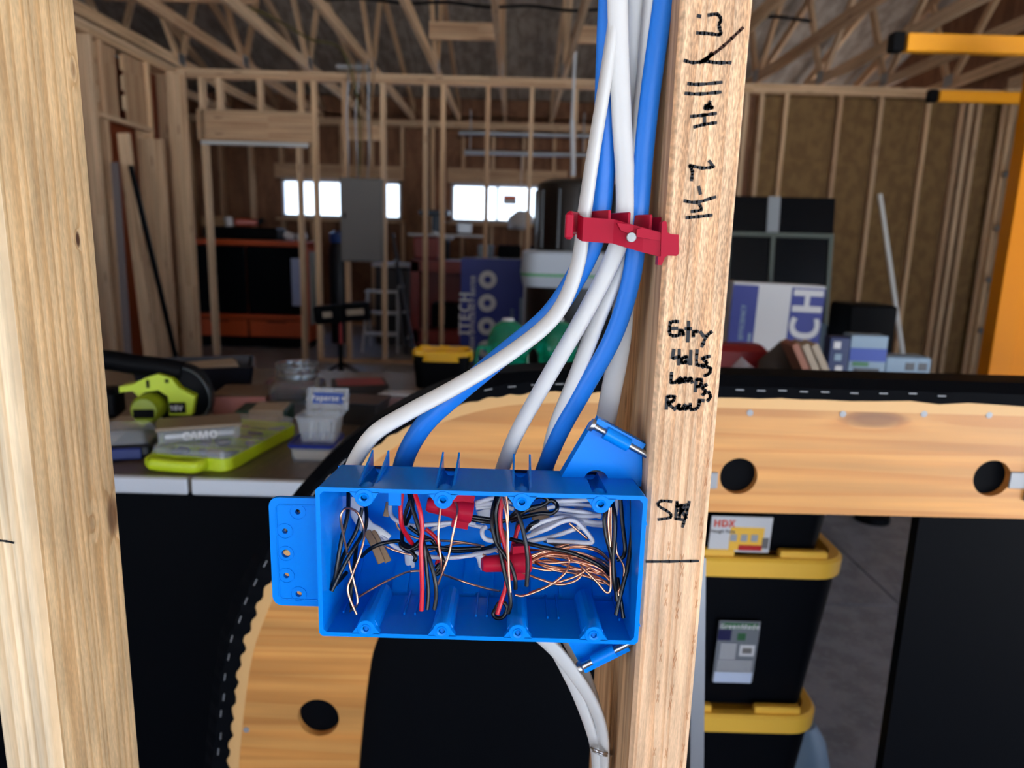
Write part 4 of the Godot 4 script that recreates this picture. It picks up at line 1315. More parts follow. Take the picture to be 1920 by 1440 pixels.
func jars_and_boxes() -> void:
	# clear square jar with a round mouth
	var p := Vector3(-0.559, 0.75, -1.8142)
	var j := thing("clear_jar", "clear square jar with a wide round mouth behind the lidded card box", "jar", Vector3(p.x, TOP, p.z), 0.1)
	var st := begin()
	loft(st, Transform3D.IDENTITY, [[0.002, 0.058, 0.058, 0.02], [0.01, 0.062, 0.062, 0.02], [0.075, 0.064, 0.064, 0.02], [0.088, 0.056, 0.056, 0.045], [0.086, 0.053, 0.053, 0.045], [0.073, 0.060, 0.060, 0.018], [0.012, 0.058, 0.058, 0.018], [0.007, 0.055, 0.055, 0.018]], true, true, 6)
	put(j, "body", st.commit(), M.glass)
	st = begin()
	lathe(st, Transform3D.IDENTITY, [[0.06, 0.088], [0.054, 0.094], [0.054, 0.10], [0.057, 0.104], [0.054, 0.108], [0.054, 0.122], [0.056, 0.126], [0.052, 0.128], [0.05, 0.122], [0.05, 0.09]], 36)
	put(j, "mouth", st.commit(), M.glass)
	# low tub with a blue lid, an open clear card box standing on it
	p = Vector3(-0.404, 0.75, -1.3775)
	j = thing("blue_lidded_tub", "low white plastic tub with a blue lid rim at the bench front", "tub", Vector3(p.x, TOP, p.z - 0.05), 0.0)
	st = begin()
	loft(st, Transform3D.IDENTITY, [[0, 0.040, 0.045, 0.01], [0.032, 0.044, 0.049, 0.012]], true, true, 4)
	put(j, "tub", st.commit(), M.frosted)
	st = begin()
	loft(st, Transform3D.IDENTITY, [[0.031, 0.047, 0.052, 0.012], [0.037, 0.048, 0.053, 0.012], [0.038, 0.044, 0.049, 0.01], [0.034, 0.043, 0.048, 0.01]], true, true, 4)
	put(j, "lid", st.commit(), plain(Color(0.03, 0.14, 0.5), 0.35))
	st = begin()
	loft(st, Transform3D.IDENTITY, [[0.004, 0.038, 0.042, 0.01], [0.024, 0.04, 0.045, 0.01]], true, true, 3)
	put(j, "contents", st.commit(), M.beige)
	var c := thing("clear_card_box", "open clear plastic card box with a blue label on its raised lid", "box", Vector3(p.x + 0.008, TOP + 0.034, p.z - 0.055), 0.0)
	st = begin()
	loft(st, Transform3D.IDENTITY, [[0.0, 0.034, 0.026, 0.006], [0.052, 0.042, 0.034, 0.007], [0.053, 0.046, 0.038, 0.008], [0.055, 0.046, 0.038, 0.008], [0.054, 0.041, 0.033, 0.007], [0.002, 0.033, 0.025, 0.005]], false, true, 4)
	put(c, "tray", st.commit(), M.frosted)
	st = begin()
	var lid := Transform3D(Basis.from_euler(Vector3(-0.25, 0, 0)), Vector3(0.006, 0.056, -0.036))
	box(st, lid * Transform3D(Basis.IDENTITY, Vector3(0, 0.022, 0)), Vector3(0.084, 0.044, 0.002))
	for e in [-1, 1]:
		box(st, lid * Transform3D(Basis.IDENTITY, Vector3(e * 0.042, 0.022, 0.004)), Vector3(0.004, 0.046, 0.01))
	box(st, lid * Transform3D(Basis.IDENTITY, Vector3(0, 0.044, 0.004)), Vector3(0.086, 0.004, 0.01))
	var l := put(c, "lid", st.commit(), M.frosted)
	st = begin()
	box(st, lid * Transform3D(Basis.IDENTITY, Vector3(0.0, 0.024, 0.002)), Vector3(0.064, 0.023, 0.001))
	put(l, "blue_label", st.commit(), plain(Color(0.02, 0.25, 0.58), 0.4))
	text(l, "lettering", "Paperse +", 0.011, M.card_white, lid * Transform3D(Basis.IDENTITY, Vector3(0, 0.024, 0.003)), 0.0006)
	for k in 4:
		st = begin()
		rod(st, Vector3(-0.02 + k * 0.013, 0.004, 0.01 - 0.01 * (k % 2)), Vector3(-0.018 + k * 0.014, 0.04, 0.004), 0.0022, -1, 8)
		put(c, "screw", st.commit(), M.steel)
	# dark lidded box with a brown top, red box behind it
	p = Vector3(-0.3475, 0.75, -1.6722)
	j = thing("dark_lidded_box", "brown-topped dark box with a navy rim beside the clear card box", "box", Vector3(p.x - 0.02, TOP, p.z - 0.06), -0.12)
	st = begin()
	loft(st, Transform3D.IDENTITY, [[0, 0.045, 0.05, 0.006], [0.05, 0.05, 0.055, 0.006]], true, true, 3)
	put(j, "case_body", st.commit(), plain(Color(0.12, 0.11, 0.11), 0.4))
	st = begin()
	loft(st, Transform3D.IDENTITY, [[0.05, 0.052, 0.057, 0.006], [0.056, 0.052, 0.057, 0.006], [0.056, 0.048, 0.053, 0.005], [0.0545, 0.048, 0.053, 0.005]], false, false, 3)
	put(j, "rim", st.commit(), M.navy)
	st = begin()
	at_box(st, Vector3(0, 0.054, 0), Vector3(0.095, 0.002, 0.104))
	put(j, "brown_top", st.commit(), plain(Color(0.30, 0.19, 0.13), 0.5))
	p = Vector3(-0.4319, 0.75, -1.9252)
	j = thing("red_top_carton", "flat dark carton with a red top behind the clear card box", "carton", Vector3(p.x, TOP, p.z - 0.05), 0.3)
	st = begin()
	cbox(st, Vector3(0, 0.025, 0), Vector3(0.15, 0.05, 0.12), 0.003)
	put(j, "carton_body", st.commit(), plain(Color(0.12, 0.08, 0.07), 0.6))
	st = begin()
	at_box(st, Vector3(0, 0.0505, 0), Vector3(0.13, 0.001, 0.10))
	put(j, "red_top", st.commit(), plain(Color(0.55, 0.06, 0.04), 0.5))
	# clear rimmed case near the arch
	p = Vector3(-0.2954, 0.75, -1.8157)
	j = thing("clear_hinged_case", "clear rounded case with a white rim near the curved black edge", "case", Vector3(p.x, TOP, p.z - 0.03), -0.05)
	st = begin()
	loft(st, Transform3D.IDENTITY, [[0, 0.05, 0.03, 0.01], [0.048, 0.052, 0.032, 0.01], [0.05, 0.048, 0.028, 0.01]], true, true, 4)
	put(j, "case_body", st.commit(), M.frosted)
	st = begin()
	sweep(st, PackedVector3Array([Vector3(-0.05, 0.002, 0.034), Vector3(-0.05, 0.042, 0.034), Vector3(-0.042, 0.05, 0.034), Vector3(0.05, 0.05, 0.034)]), 0.004, 0.003)
	put(j, "rim", st.commit(), M.white_metal)
	st = begin()
	cbox(st, Vector3(0.0, 0.02, 0.0), Vector3(0.07, 0.03, 0.03), 0.005)
	put(j, "contents", st.commit(), M.dark_red)
	# small black tote with yellow lid at the back
	p = Vector3(-0.1792, 0.75, -1.9235)
	tote("small_tote", "small black tote with a bright yellow lid at the back of the bench", Vector3(Vector3(-0.2194, 0.7885, -2.2).x, TOP, -2.2), 0.0, Vector3(0.19, 0.115, 0.13), M.black, plain(Color(0.90, 0.68, 0.04), 0.35), 0.03)
	# cartons, navy bin, books behind the saw
	p = Vector3(-0.9205, 0.75, -1.8966)
	j = thing("navy_bin", "navy blue open bin holding a folded beige cloth behind the saw", "bin", Vector3(p.x + 0.01, TOP, p.z - 0.12), 0.35)
	st = begin()
	loft(st, Transform3D.IDENTITY, [[0, 0.14, 0.09, 0.01], [0.085, 0.155, 0.105, 0.012], [0.086, 0.150, 0.10, 0.012], [0.02, 0.138, 0.088, 0.01]], true, true, 4)
	put(j, "tub", st.commit(), M.navy)
	st = begin()
	cbox(st, Vector3(-0.01, 0.07, 0.01), Vector3(0.24, 0.02, 0.12), 0.008, Vector3(0.0, 0.1, 0.05))
	put(j, "folded_cloth", st.commit(), M.beige)
	p = Vector3(-0.6969, 0.75, -1.6853)
	j = thing("pink_carton", "pink carton with a brown top beneath the navy bin", "carton", Vector3(p.x, TOP, p.z - 0.12), 0.15)
	st = begin()
	cbox(st, Vector3(0, 0.024, 0), Vector3(0.13, 0.048, 0.12), 0.003)
	put(j, "carton_body", st.commit(), M.pink_paper)
	st = begin()
	cbox(st, Vector3(0.004, 0.0515, -0.004), Vector3(0.136, 0.006, 0.13), 0.002)
	put(j, "lid", st.commit(), plain(Color(0.40, 0.30, 0.2), 0.5))
	p = Vector3(-0.6099, 0.75, -1.6435)
	j = thing("teal_carton", "flat teal carton with a pale lettered wrap beside the organizer", "carton", Vector3(p.x + 0.01, TOP, p.z - 0.04), 0.1)
	st = begin()
	cbox(st, Vector3(0, 0.02, 0), Vector3(0.12, 0.04, 0.09), 0.003)
	put(j, "carton_body", st.commit(), M.teal)
	st = begin()
	cbox(st, Vector3(0.012, 0.022, 0.0), Vector3(0.08, 0.04, 0.094), 0.003)
	put(j, "paper_wrap", st.commit(), M.beige)
	p = Vector3(-0.6264, 0.75, -1.8061)
	st = begin()
	cbox(st, Vector3(p.x + 0.0, TOP + 0.03, p.z - 0.16), Vector3(0.14, 0.06, 0.1), 0.02, Vector3(0, 0.3, 0))
	one("mauve_pouch", "soft mauve pouch lying left of the clear square jar", "pouch", st, plain(Color(0.45, 0.33, 0.36), 0.8))
	# blister packs in front of the saw
	p = Vector3(-0.7847, 0.75, -1.4078)
	j = thing("blister_pack", "clear blister pack over a dark blue card in front of the saw", "package", Vector3(p.x - 0.02, TOP, p.z), 0.25)
	st = begin()
	cbox(st, Vector3(0, 0.018, 0), Vector3(0.14, 0.03, 0.12), 0.008, Vector3(0, 0, 0.03))
	put(j, "card", st.commit(), plain(Color(0.03, 0.06, 0.10), 0.5))
	st = begin()
	loft(st, Transform3D.IDENTITY, [[0.033, 0.065, 0.055, 0.01], [0.055, 0.055, 0.045, 0.012], [0.058, 0.05, 0.04, 0.012]], true, true, 4)
	put(j, "blister", st.commit(), M.clear_plastic)
	st = begin()
	cbox(st, Vector3(0.02, 0.016, 0.063), Vector3(0.07, 0.024, 0.006), 0.003)
	put(j, "blue_patch", st.commit(), plain(Color(0.04, 0.14, 0.4), 0.5))

# ==================================================================== arched plywood frame edged with black vinyl
func arch_frame() -> void:
	var z := -0.95
	var f := thing("arched_frame", "arched plywood frame with round holes and a stapled black vinyl edge", "frame", Vector3(0, 0, z))
	var outer := PackedVector2Array()
	var inner := PackedVector2Array()
	# left leg, quarter turn, then straight to the right
	var po := [Vector2(-0.425, 0.0), Vector2(-0.425, 0.30), Vector2(-0.421, 0.397), Vector2(-0.396, 0.57), Vector2(-0.369, 0.658), Vector2(-0.33, 0.742), Vector2(-0.275, 0.83), Vector2(-0.205, 0.905), Vector2(-0.12, 0.962), Vector2(-0.03, 0.994), Vector2(0.06, 1.004), Vector2(0.16, 1.006), Vector2(0.28, 1.004), Vector2(0.95, 1.004)]
	var pi := [Vector2(-0.222, 0.0), Vector2(-0.222, 0.30), Vector2(-0.219, 0.404), Vector2(-0.202, 0.559), Vector2(-0.186, 0.625), Vector2(-0.15, 0.70), Vector2(-0.09, 0.775), Vector2(-0.01, 0.82), Vector2(0.08, 0.834), Vector2(0.28, 0.834), Vector2(0.95, 0.838)]
	var so := smooth_path(lift(po), 4)
	var si := smooth_path(lift(pi), 4)
	var poly := PackedVector2Array()
	for v in so:
		outer.append(Vector2(v.x, v.y))
		poly.append(Vector2(v.x, v.y))
	for k in si.size():
		poly.append(Vector2(si[si.size() - 1 - k].x, si[si.size() - 1 - k].y))
	var pine := wood(512, 512, 61, Color(0.80, 0.57, 0.30), Color(0.765, 0.515, 0.25), 4.0, 1.3, 0.02, 0.008, [[0.655, 0.685, 13.0, 0.5]])
	var rot := Image.new()
	rot = (pine[0] as ImageTexture).get_image()
	rot.rotate_90(CLOCKWISE)
	var pm := tri_material(ImageTexture.create_from_image(rot), Vector3(0.9, 2.2, 0.9), 0.42, Color.WHITE, Vector3(0.865, 0.2, 0))
	var comb := CSGCombiner3D.new()
	comb.name = "plywood_panel"
	var cp := CSGPolygon3D.new()
	cp.polygon = poly
	cp.depth = 0.012
	cp.position.z = 0.0
	cp.material = pm
	comb.add_child(cp)
	for h in [[Vector3(0.3205, 0.8877, -0.95), 0.0262], [Vector3(0.6738, 0.8949, -0.95), 0.0262], [Vector3(-0.2779, 0.4884, -0.95), 0.031]]:
		var cy := CSGCylinder3D.new()
		cy.operation = CSGShape3D.OPERATION_SUBTRACTION
		cy.radius = h[1]
		cy.height = 0.3
		cy.sides = 40
		cy.material = pm
		cy.rotation.x = PI * 0.5
		cy.position = Vector3(h[0].x, h[0].y, 0)
		comb.add_child(cy)
	f.add_child(comb)
	comb.position.z = 0.0
	# black vinyl wrapped over the outer edge: a band with a scalloped stapled hem
	var st := begin()
	var n := FastNoiseLite.new()
	n.seed = 3
	n.frequency = 0.9
	var len := 0.0
	var hem := PackedVector2Array()
	var edge := PackedVector2Array()
	var total := outer.size()
	var dense := PackedVector2Array()
	for i in total - 1:
		for k in 5:
			dense.append(outer[i].lerp(outer[i + 1], k / 5.0))
	dense.append(outer[total - 1])
	for i in dense.size():
		var a := dense[maxi(i - 1, 0)]
		var b := dense[mini(i + 1, dense.size() - 1)]
		var nn := Vector2(-(b - a).y, (b - a).x).normalized()
		if i > 0:
			len += dense[i].distance_to(dense[i - 1])
		var wob := 0.003 * sin(len * 210.0) * (1.0 if len < 0.9 else 0.35) + 0.004 * n.get_noise_1d(len * 20.0)
		hem.append(dense[i] - nn * (0.003 + wob))
		edge.append(dense[i] + nn * lerpf(0.037, 0.026, smoothstep(0.6, 1.1, len)))
	for i in dense.size() - 1:
		var zf := 0.003
		var m0 := hem[i].lerp(edge[i], 0.55)
		var m1 := hem[i + 1].lerp(edge[i + 1], 0.55)
		var q := [hem[i], hem[i + 1], m0, m1, edge[i], edge[i + 1]]
		quad(st, P(q[0], zf - 0.002), P(q[1], zf - 0.002), P(q[1], zf), P(q[0], zf))
		quad(st, P(q[0], zf), P(q[1], zf), P(q[3], zf + 0.004), P(q[2], zf + 0.004))
		quad(st, P(q[2], zf + 0.004), P(q[3], zf + 0.004), P(q[5], zf - 0.012), P(q[4], zf - 0.012))
		quad(st, P(q[4], zf - 0.012), P(q[5], zf - 0.012), P(q[5], -0.07), P(q[4], -0.07))
	put(f, "vinyl_edge", st.commit(), M.vinyl)
	# staples along the hem
	len = 0.0
	var next := 0.36
	for i in range(1, dense.size()):
		len += dense[i].distance_to(dense[i - 1])
		if len > next:
			next += 0.032 if len < 1.75 else 9.0
			var t := (dense[i] - dense[i - 1]).normalized()
			var c := hem[i].lerp(edge[i], 0.4)
			st = begin()
			box(st, Transform3D(Basis(Vector3(t.x, t.y, 0), Vector3(-t.y, t.x, 0), Vector3.BACK), Vector3(c.x, c.y, 0.0062)), Vector3(0.011, 0.0012, 0.0015))
			put(f, "staple", st.commit(), M.zinc)
	# screws in the board
	for q in [Vector3(0.3276, 0.9792, -0.95), Vector3(0.4549, 0.9813, -0.95), Vector3(0.5657, 0.9845, -0.95), Vector3(0.6549, 0.9855, -0.95), Vector3(-0.3877, 0.4649, -0.95)]:
		st = begin()
		lathe(st, Transform3D(Basis.from_euler(Vector3(PI * 0.5, 0, 0)), Vector3(q.x, q.y, 0.0)), [[0.0045, 0], [0.0045, 0.0012], [0.0, 0.0014]], 12)
		put(f, "screw", st.commit(), M.zinc)
	# hinges at the board ends
	for q in [Vector3(0.7083, 0.8935, -0.95), Vector3(0.28, 0.881, -0.95)]:
		st = begin()
		cbox(st, Vector3(q.x, q.y, 0.0015), Vector3(0.022, 0.024, 0.003), 0.001)
		cbox(st, Vector3(q.x + (0.016 if q.x > 0.5 else -0.016), q.y, 0.003), Vector3(0.006, 0.06, 0.006), 0.002)
		put(f, "hinge", st.commit(), M.zinc)
	# paler edge strip under the vinyl hem, and the black inner panels
	st = begin()
	for i in dense.size() - 1:
		var d0 := (dense[i] - edge[i]).normalized()
		var d1 := (dense[i + 1] - edge[i + 1]).normalized()
		var a := dense[i]
		var b := dense[i + 1]
		var a2 := a + d0 * 0.0185
		var b2 := b + d1 * 0.0185
		quad(st, P(a2, 0.0011), P(b2, 0.0011), P(b, 0.0011), P(a, 0.0011))
		quad(st, P(a2, -0.0005), P(b2, -0.0005), P(b2, 0.0011), P(a2, 0.0011))
	put(f, "edge_strip", st.commit(), plain(Color(0.84, 0.66, 0.42), 0.5))
	st = begin()
	prism(st, Transform3D(Basis.IDENTITY, Vector3(0, 0, -0.0125)), PackedVector2Array([Vector2(0.20, 0.85), Vector2(0.94, 0.85), Vector2(0.94, 0.99), Vector2(0.20, 0.99)]), 0.01)
	put(f, "black_lining", st.commit(), M.vinyl)
	st = begin()
	prism(st, Transform3D(Basis.IDENTITY, Vector3(0, 0, -0.0125)), PackedVector2Array([Vector2(-0.42, 0.0), Vector2(0.17, 0.0), Vector2(0.17, 0.9), Vector2(-0.13, 0.9), Vector2(-0.36, 0.64), Vector2(-0.42, 0.3)]), 0.02)
	put(f, "back_panel", st.commit(), M.vinyl)
	st = begin()
	var e := Vector3(0.6299, 0.5971, -1.03)
	prism(st, Transform3D(Basis.IDENTITY, Vector3(0, 0, -0.08)), PackedVector2Array([Vector2(e.x, 0.0), Vector2(1.2, 0.0), Vector2(1.2, 1.0), Vector2(e.x, 1.0)]), 0.02)
	put(f, "back_panel", st.commit(), M.vinyl)

func lift(a: Array) -> PackedVector3Array:
	var out := PackedVector3Array()
	for v in a:
		out.append(Vector3(v.x, v.y, 0))
	return out

func P(v: Vector2, z: float) -> Vector3:
	return Vector3(v.x, v.y, z)

# ==================================================================== storage totes seen under the frame
func totes() -> void:
	var x := 0.37
	var z := -1.46
	for k in 3:
		var t := tote("storage_tote", ["bottom black tote with yellow lid in the stack beside the stud", "middle black tote with a green and white label in the stack", "top open black tote with a red, white and yellow label in the stack"][k], Vector3(x + [-0.012, 0.004, 0.0][k], k * 0.322, z), 0.0, Vector3(0.52, 0.322 if k < 2 else 0.25, 0.50), M.tote_black, M.tote_yellow, 0.036 if k < 2 else 0.0)
		t.set_meta("group", "stacked storage totes")
		if k == 2:
			var l := label_plate(t, "label", Vector3(0.4252, 0.6872, -1.222) - t.position, Vector2(0.112, 0.072), M.card_white)
			plate(l, "yellow_print", Vector3(0.012, -0.008, 0.0012), Vector2(0.062, 0.046), M.tote_yellow)
			plate(l, "red_print", Vector3(0.02, -0.026, 0.002), Vector2(0.042, 0.011), plain(Color(0.7, 0.03, 0.06), 0.5))
			plate(l, "barcode", Vector3(0.047, -0.016, 0.0015), Vector2(0.012, 0.022), M.grey_panel)
			for e in 3:
				plate(l, "pictogram", Vector3(-0.012 + e * 0.019, -0.006, 0.002), Vector2(0.012, 0.014), plain(Color(0.6, 0.62, 0.64), 0.5))
			text(l, "lettering", "HDX", 0.014, plain(Color(0.85, 0.25, 0.12), 0.5), Transform3D(Basis.IDENTITY, Vector3(-0.032, 0.022, 0.0022)))
			text(l, "lettering", "Tough Tote", 0.006, M.grey_panel, Transform3D(Basis.IDENTITY, Vector3(-0.033, 0.006, 0.0022)))
		if k == 1:
			var l := label_plate(t, "label", Vector3(0.4399, 0.4483, -1.226) - t.position, Vector2(0.078, 0.135), plain(Color(0.42, 0.44, 0.46), 0.5))
			plate(l, "green_print", Vector3(0, 0.057, 0.0012), Vector2(0.068, 0.013), plain(Color(0.12, 0.4, 0.2), 0.5))
			text(l, "lettering", "GreenMade", 0.0095, M.card_white, Transform3D(Basis.IDENTITY, Vector3(0, 0.057, 0.003)))
			plate(l, "navy_print", Vector3(-0.026, 0.037, 0.0012), Vector2(0.025, 0.024), plain(Color(0.01, 0.03, 0.25), 0.5))
			plate(l, "green_seal", Vector3(0.006, 0.034, 0.0012), Vector2(0.016, 0.016), plain(Color(0.15, 0.35, 0.2), 0.5))
			for e in 6:
				plate(l, "text_line", Vector3(-0.016, 0.016 - e * 0.006, 0.0012), Vector2(0.03, 0.0025), M.card_white)
			for e in 5:
				plate(l, "text_line", Vector3(0, -0.021 - e * 0.006, 0.0012), Vector2(0.066, 0.002), M.card_white)
			plate(l, "barcode_panel", Vector3(0.02, 0.004, 0.0012), Vector2(0.028, 0.024), M.card_white)
			plate(l, "barcode", Vector3(0.02, 0.004, 0.002), Vector2(0.018, 0.012), M.grey_panel)
			plate(l, "white_panel", Vector3(0, -0.057, 0.0012), Vector2(0.072, 0.024), plain(Color(0.75, 0.8, 0.88), 0.5))
	# pale bucket on the floor behind the stack
	var st := begin()
	var p := Vector3.ZERO
	lathe(st, Transform3D(Basis.IDENTITY, Vector3(0.672, 0.0, -1.42)), [[0, 0], [0.07, 0], [0.072, 0.05], [0.055, 0.12], [0.03, 0.16], [0, 0.165]], 24)
	one("pale_jug", "pale blue rounded jug on the floor beside the tote stack", "jug", st, M.pale_blue)
	# black caster-like disc lying on the floor
	st = begin()
	p = Vector3(1.6596, 0, -3.0687)
	lathe(st, Transform3D(Basis.IDENTITY, Vector3(p.x, 0, p.z)), [[0, 0], [0.075, 0], [0.075, 0.03], [0.03, 0.035], [0.03, 0.02], [0, 0.02]], 20)
	one("floor_roll", "small black roll lying on the concrete floor under the frame", "roll", st, M.black)
	# galvanized strip standing right behind the marked stud
	st = begin()
	var la := Vector3(0.2138, 0.8595, -0.75)
	var lb := Vector3(0.2335, 0.5843, -0.75)
	lb += (lb - la) * (lb.y / (la.y - lb.y))
	box(st, Transform3D(along(la, lb).basis, (la + lb) * 0.5), Vector3(0.016, la.distance_to(lb), 0.02))
	one("metal_leg", "narrow galvanized metal leg just right of the marked stud's foot", "leg", st, M.galvanized)

func label_plate(t: Node3D, called: String, at: Vector3, s: Vector2, m: Material) -> Node3D:
	var st := begin()
	cbox(st, Vector3.ZERO, Vector3(s.x, s.y, 0.002), 0.0009)
	var o := put(t, called, st.commit(), m, at)
	o.rotation.x = -0.03 + 0.12
	return o

func plate(l: Node3D, called: String, at: Vector3, s: Vector2, m: Material) -> void:
	var st := begin()
	at_box(st, at, Vector3(s.x, s.y, 0.0006))
	put(l, called, st.commit(), m)

# ==================================================================== the two near studs
# an upright with eased edges; faces in order front, right, back, left: [material, u range, v scale]
func near_stud(o: Node3D, lo: Vector3, hi: Vector3, front: Material, side: Material, v_top: float, v_len: float) -> void:
	var e := 0.0025
	var x0 := lo.x
	var x1 := hi.x
	var z0 := lo.z
	var z1 := hi.z
	# corner points going round, seen from above, beginning at the front left
	var pts := [Vector2(x0 + e, z1), Vector2(x1 - e, z1), Vector2(x1, z1 - e), Vector2(x1, z0 + e), Vector2(x1 - e, z0), Vector2(x0 + e, z0), Vector2(x0, z0 + e), Vector2(x0, z1 - e)]
	var mesh := ArrayMesh.new()
	for pass_ in 2:
		var st := begin()
		for k in 8:
			var is_front := k == 0 or k == 1 or k == 7
			if is_front != (pass_ == 0):
				continue
			var a: Vector2 = pts[k]
			var b: Vector2 = pts[(k + 1) % 8]
			var ua := 0.0
			var ub := 1.0
			if k == 1:
				ua = 0.97; ub = 1.0
			elif k == 7:
				ua = 0.0; ub = 0.03
			elif k == 0:
				ua = 0.03; ub = 0.97
			elif k == 6:
				ua = 1.0; ub = 0.0
			var rows := 8
			for r in rows:
				var ya := lo.y + (hi.y - lo.y) * r / rows
				var yb := lo.y + (hi.y - lo.y) * (r + 1) / rows
				var va := (v_top - ya) / v_len
				var vb := (v_top - yb) / v_len
				quad(st, Vector3(a.x, ya, a.y), Vector3(b.x, ya, b.y), Vector3(b.x, yb, b.y), Vector3(a.x, yb, a.y), Vector2(ua, va), Vector2(ub, va), Vector2(ub, vb), Vector2(ua, vb))
		if pass_ == 1:
			quad(st, Vector3(x0, hi.y, z1), Vector3(x1, hi.y, z1), Vector3(x1, hi.y, z0), Vector3(x0, hi.y, z0))
		mesh = st.commit(mesh)
		mesh.surface_set_material(pass_, front if pass_ == 0 else side)
	put(o, "timber", mesh, null)

# marker strokes drawn on the face of the stud
func stroke(st: SurfaceTool, path: PackedVector3Array, wide: float) -> void:
	var p := smooth_path(path, 3)
	var n := p.size()
	for i in n - 1:
		var t := (p[i + 1] - p[i]).normalized()
		var s := Vector3(-t.y, t.x, 0) * wide * 0.5
		var a := p[i] - t * wide * 0.25
		var b := p[i + 1] + t * wide * 0.25
		var w0 := 1.0 + 0.22 * sin(i * 2.7)
		var w1 := 1.0 + 0.22 * sin((i + 1) * 2.7)
		quad(st, a - s * w0, b - s * w1, b + s * w1, a + s * w0)

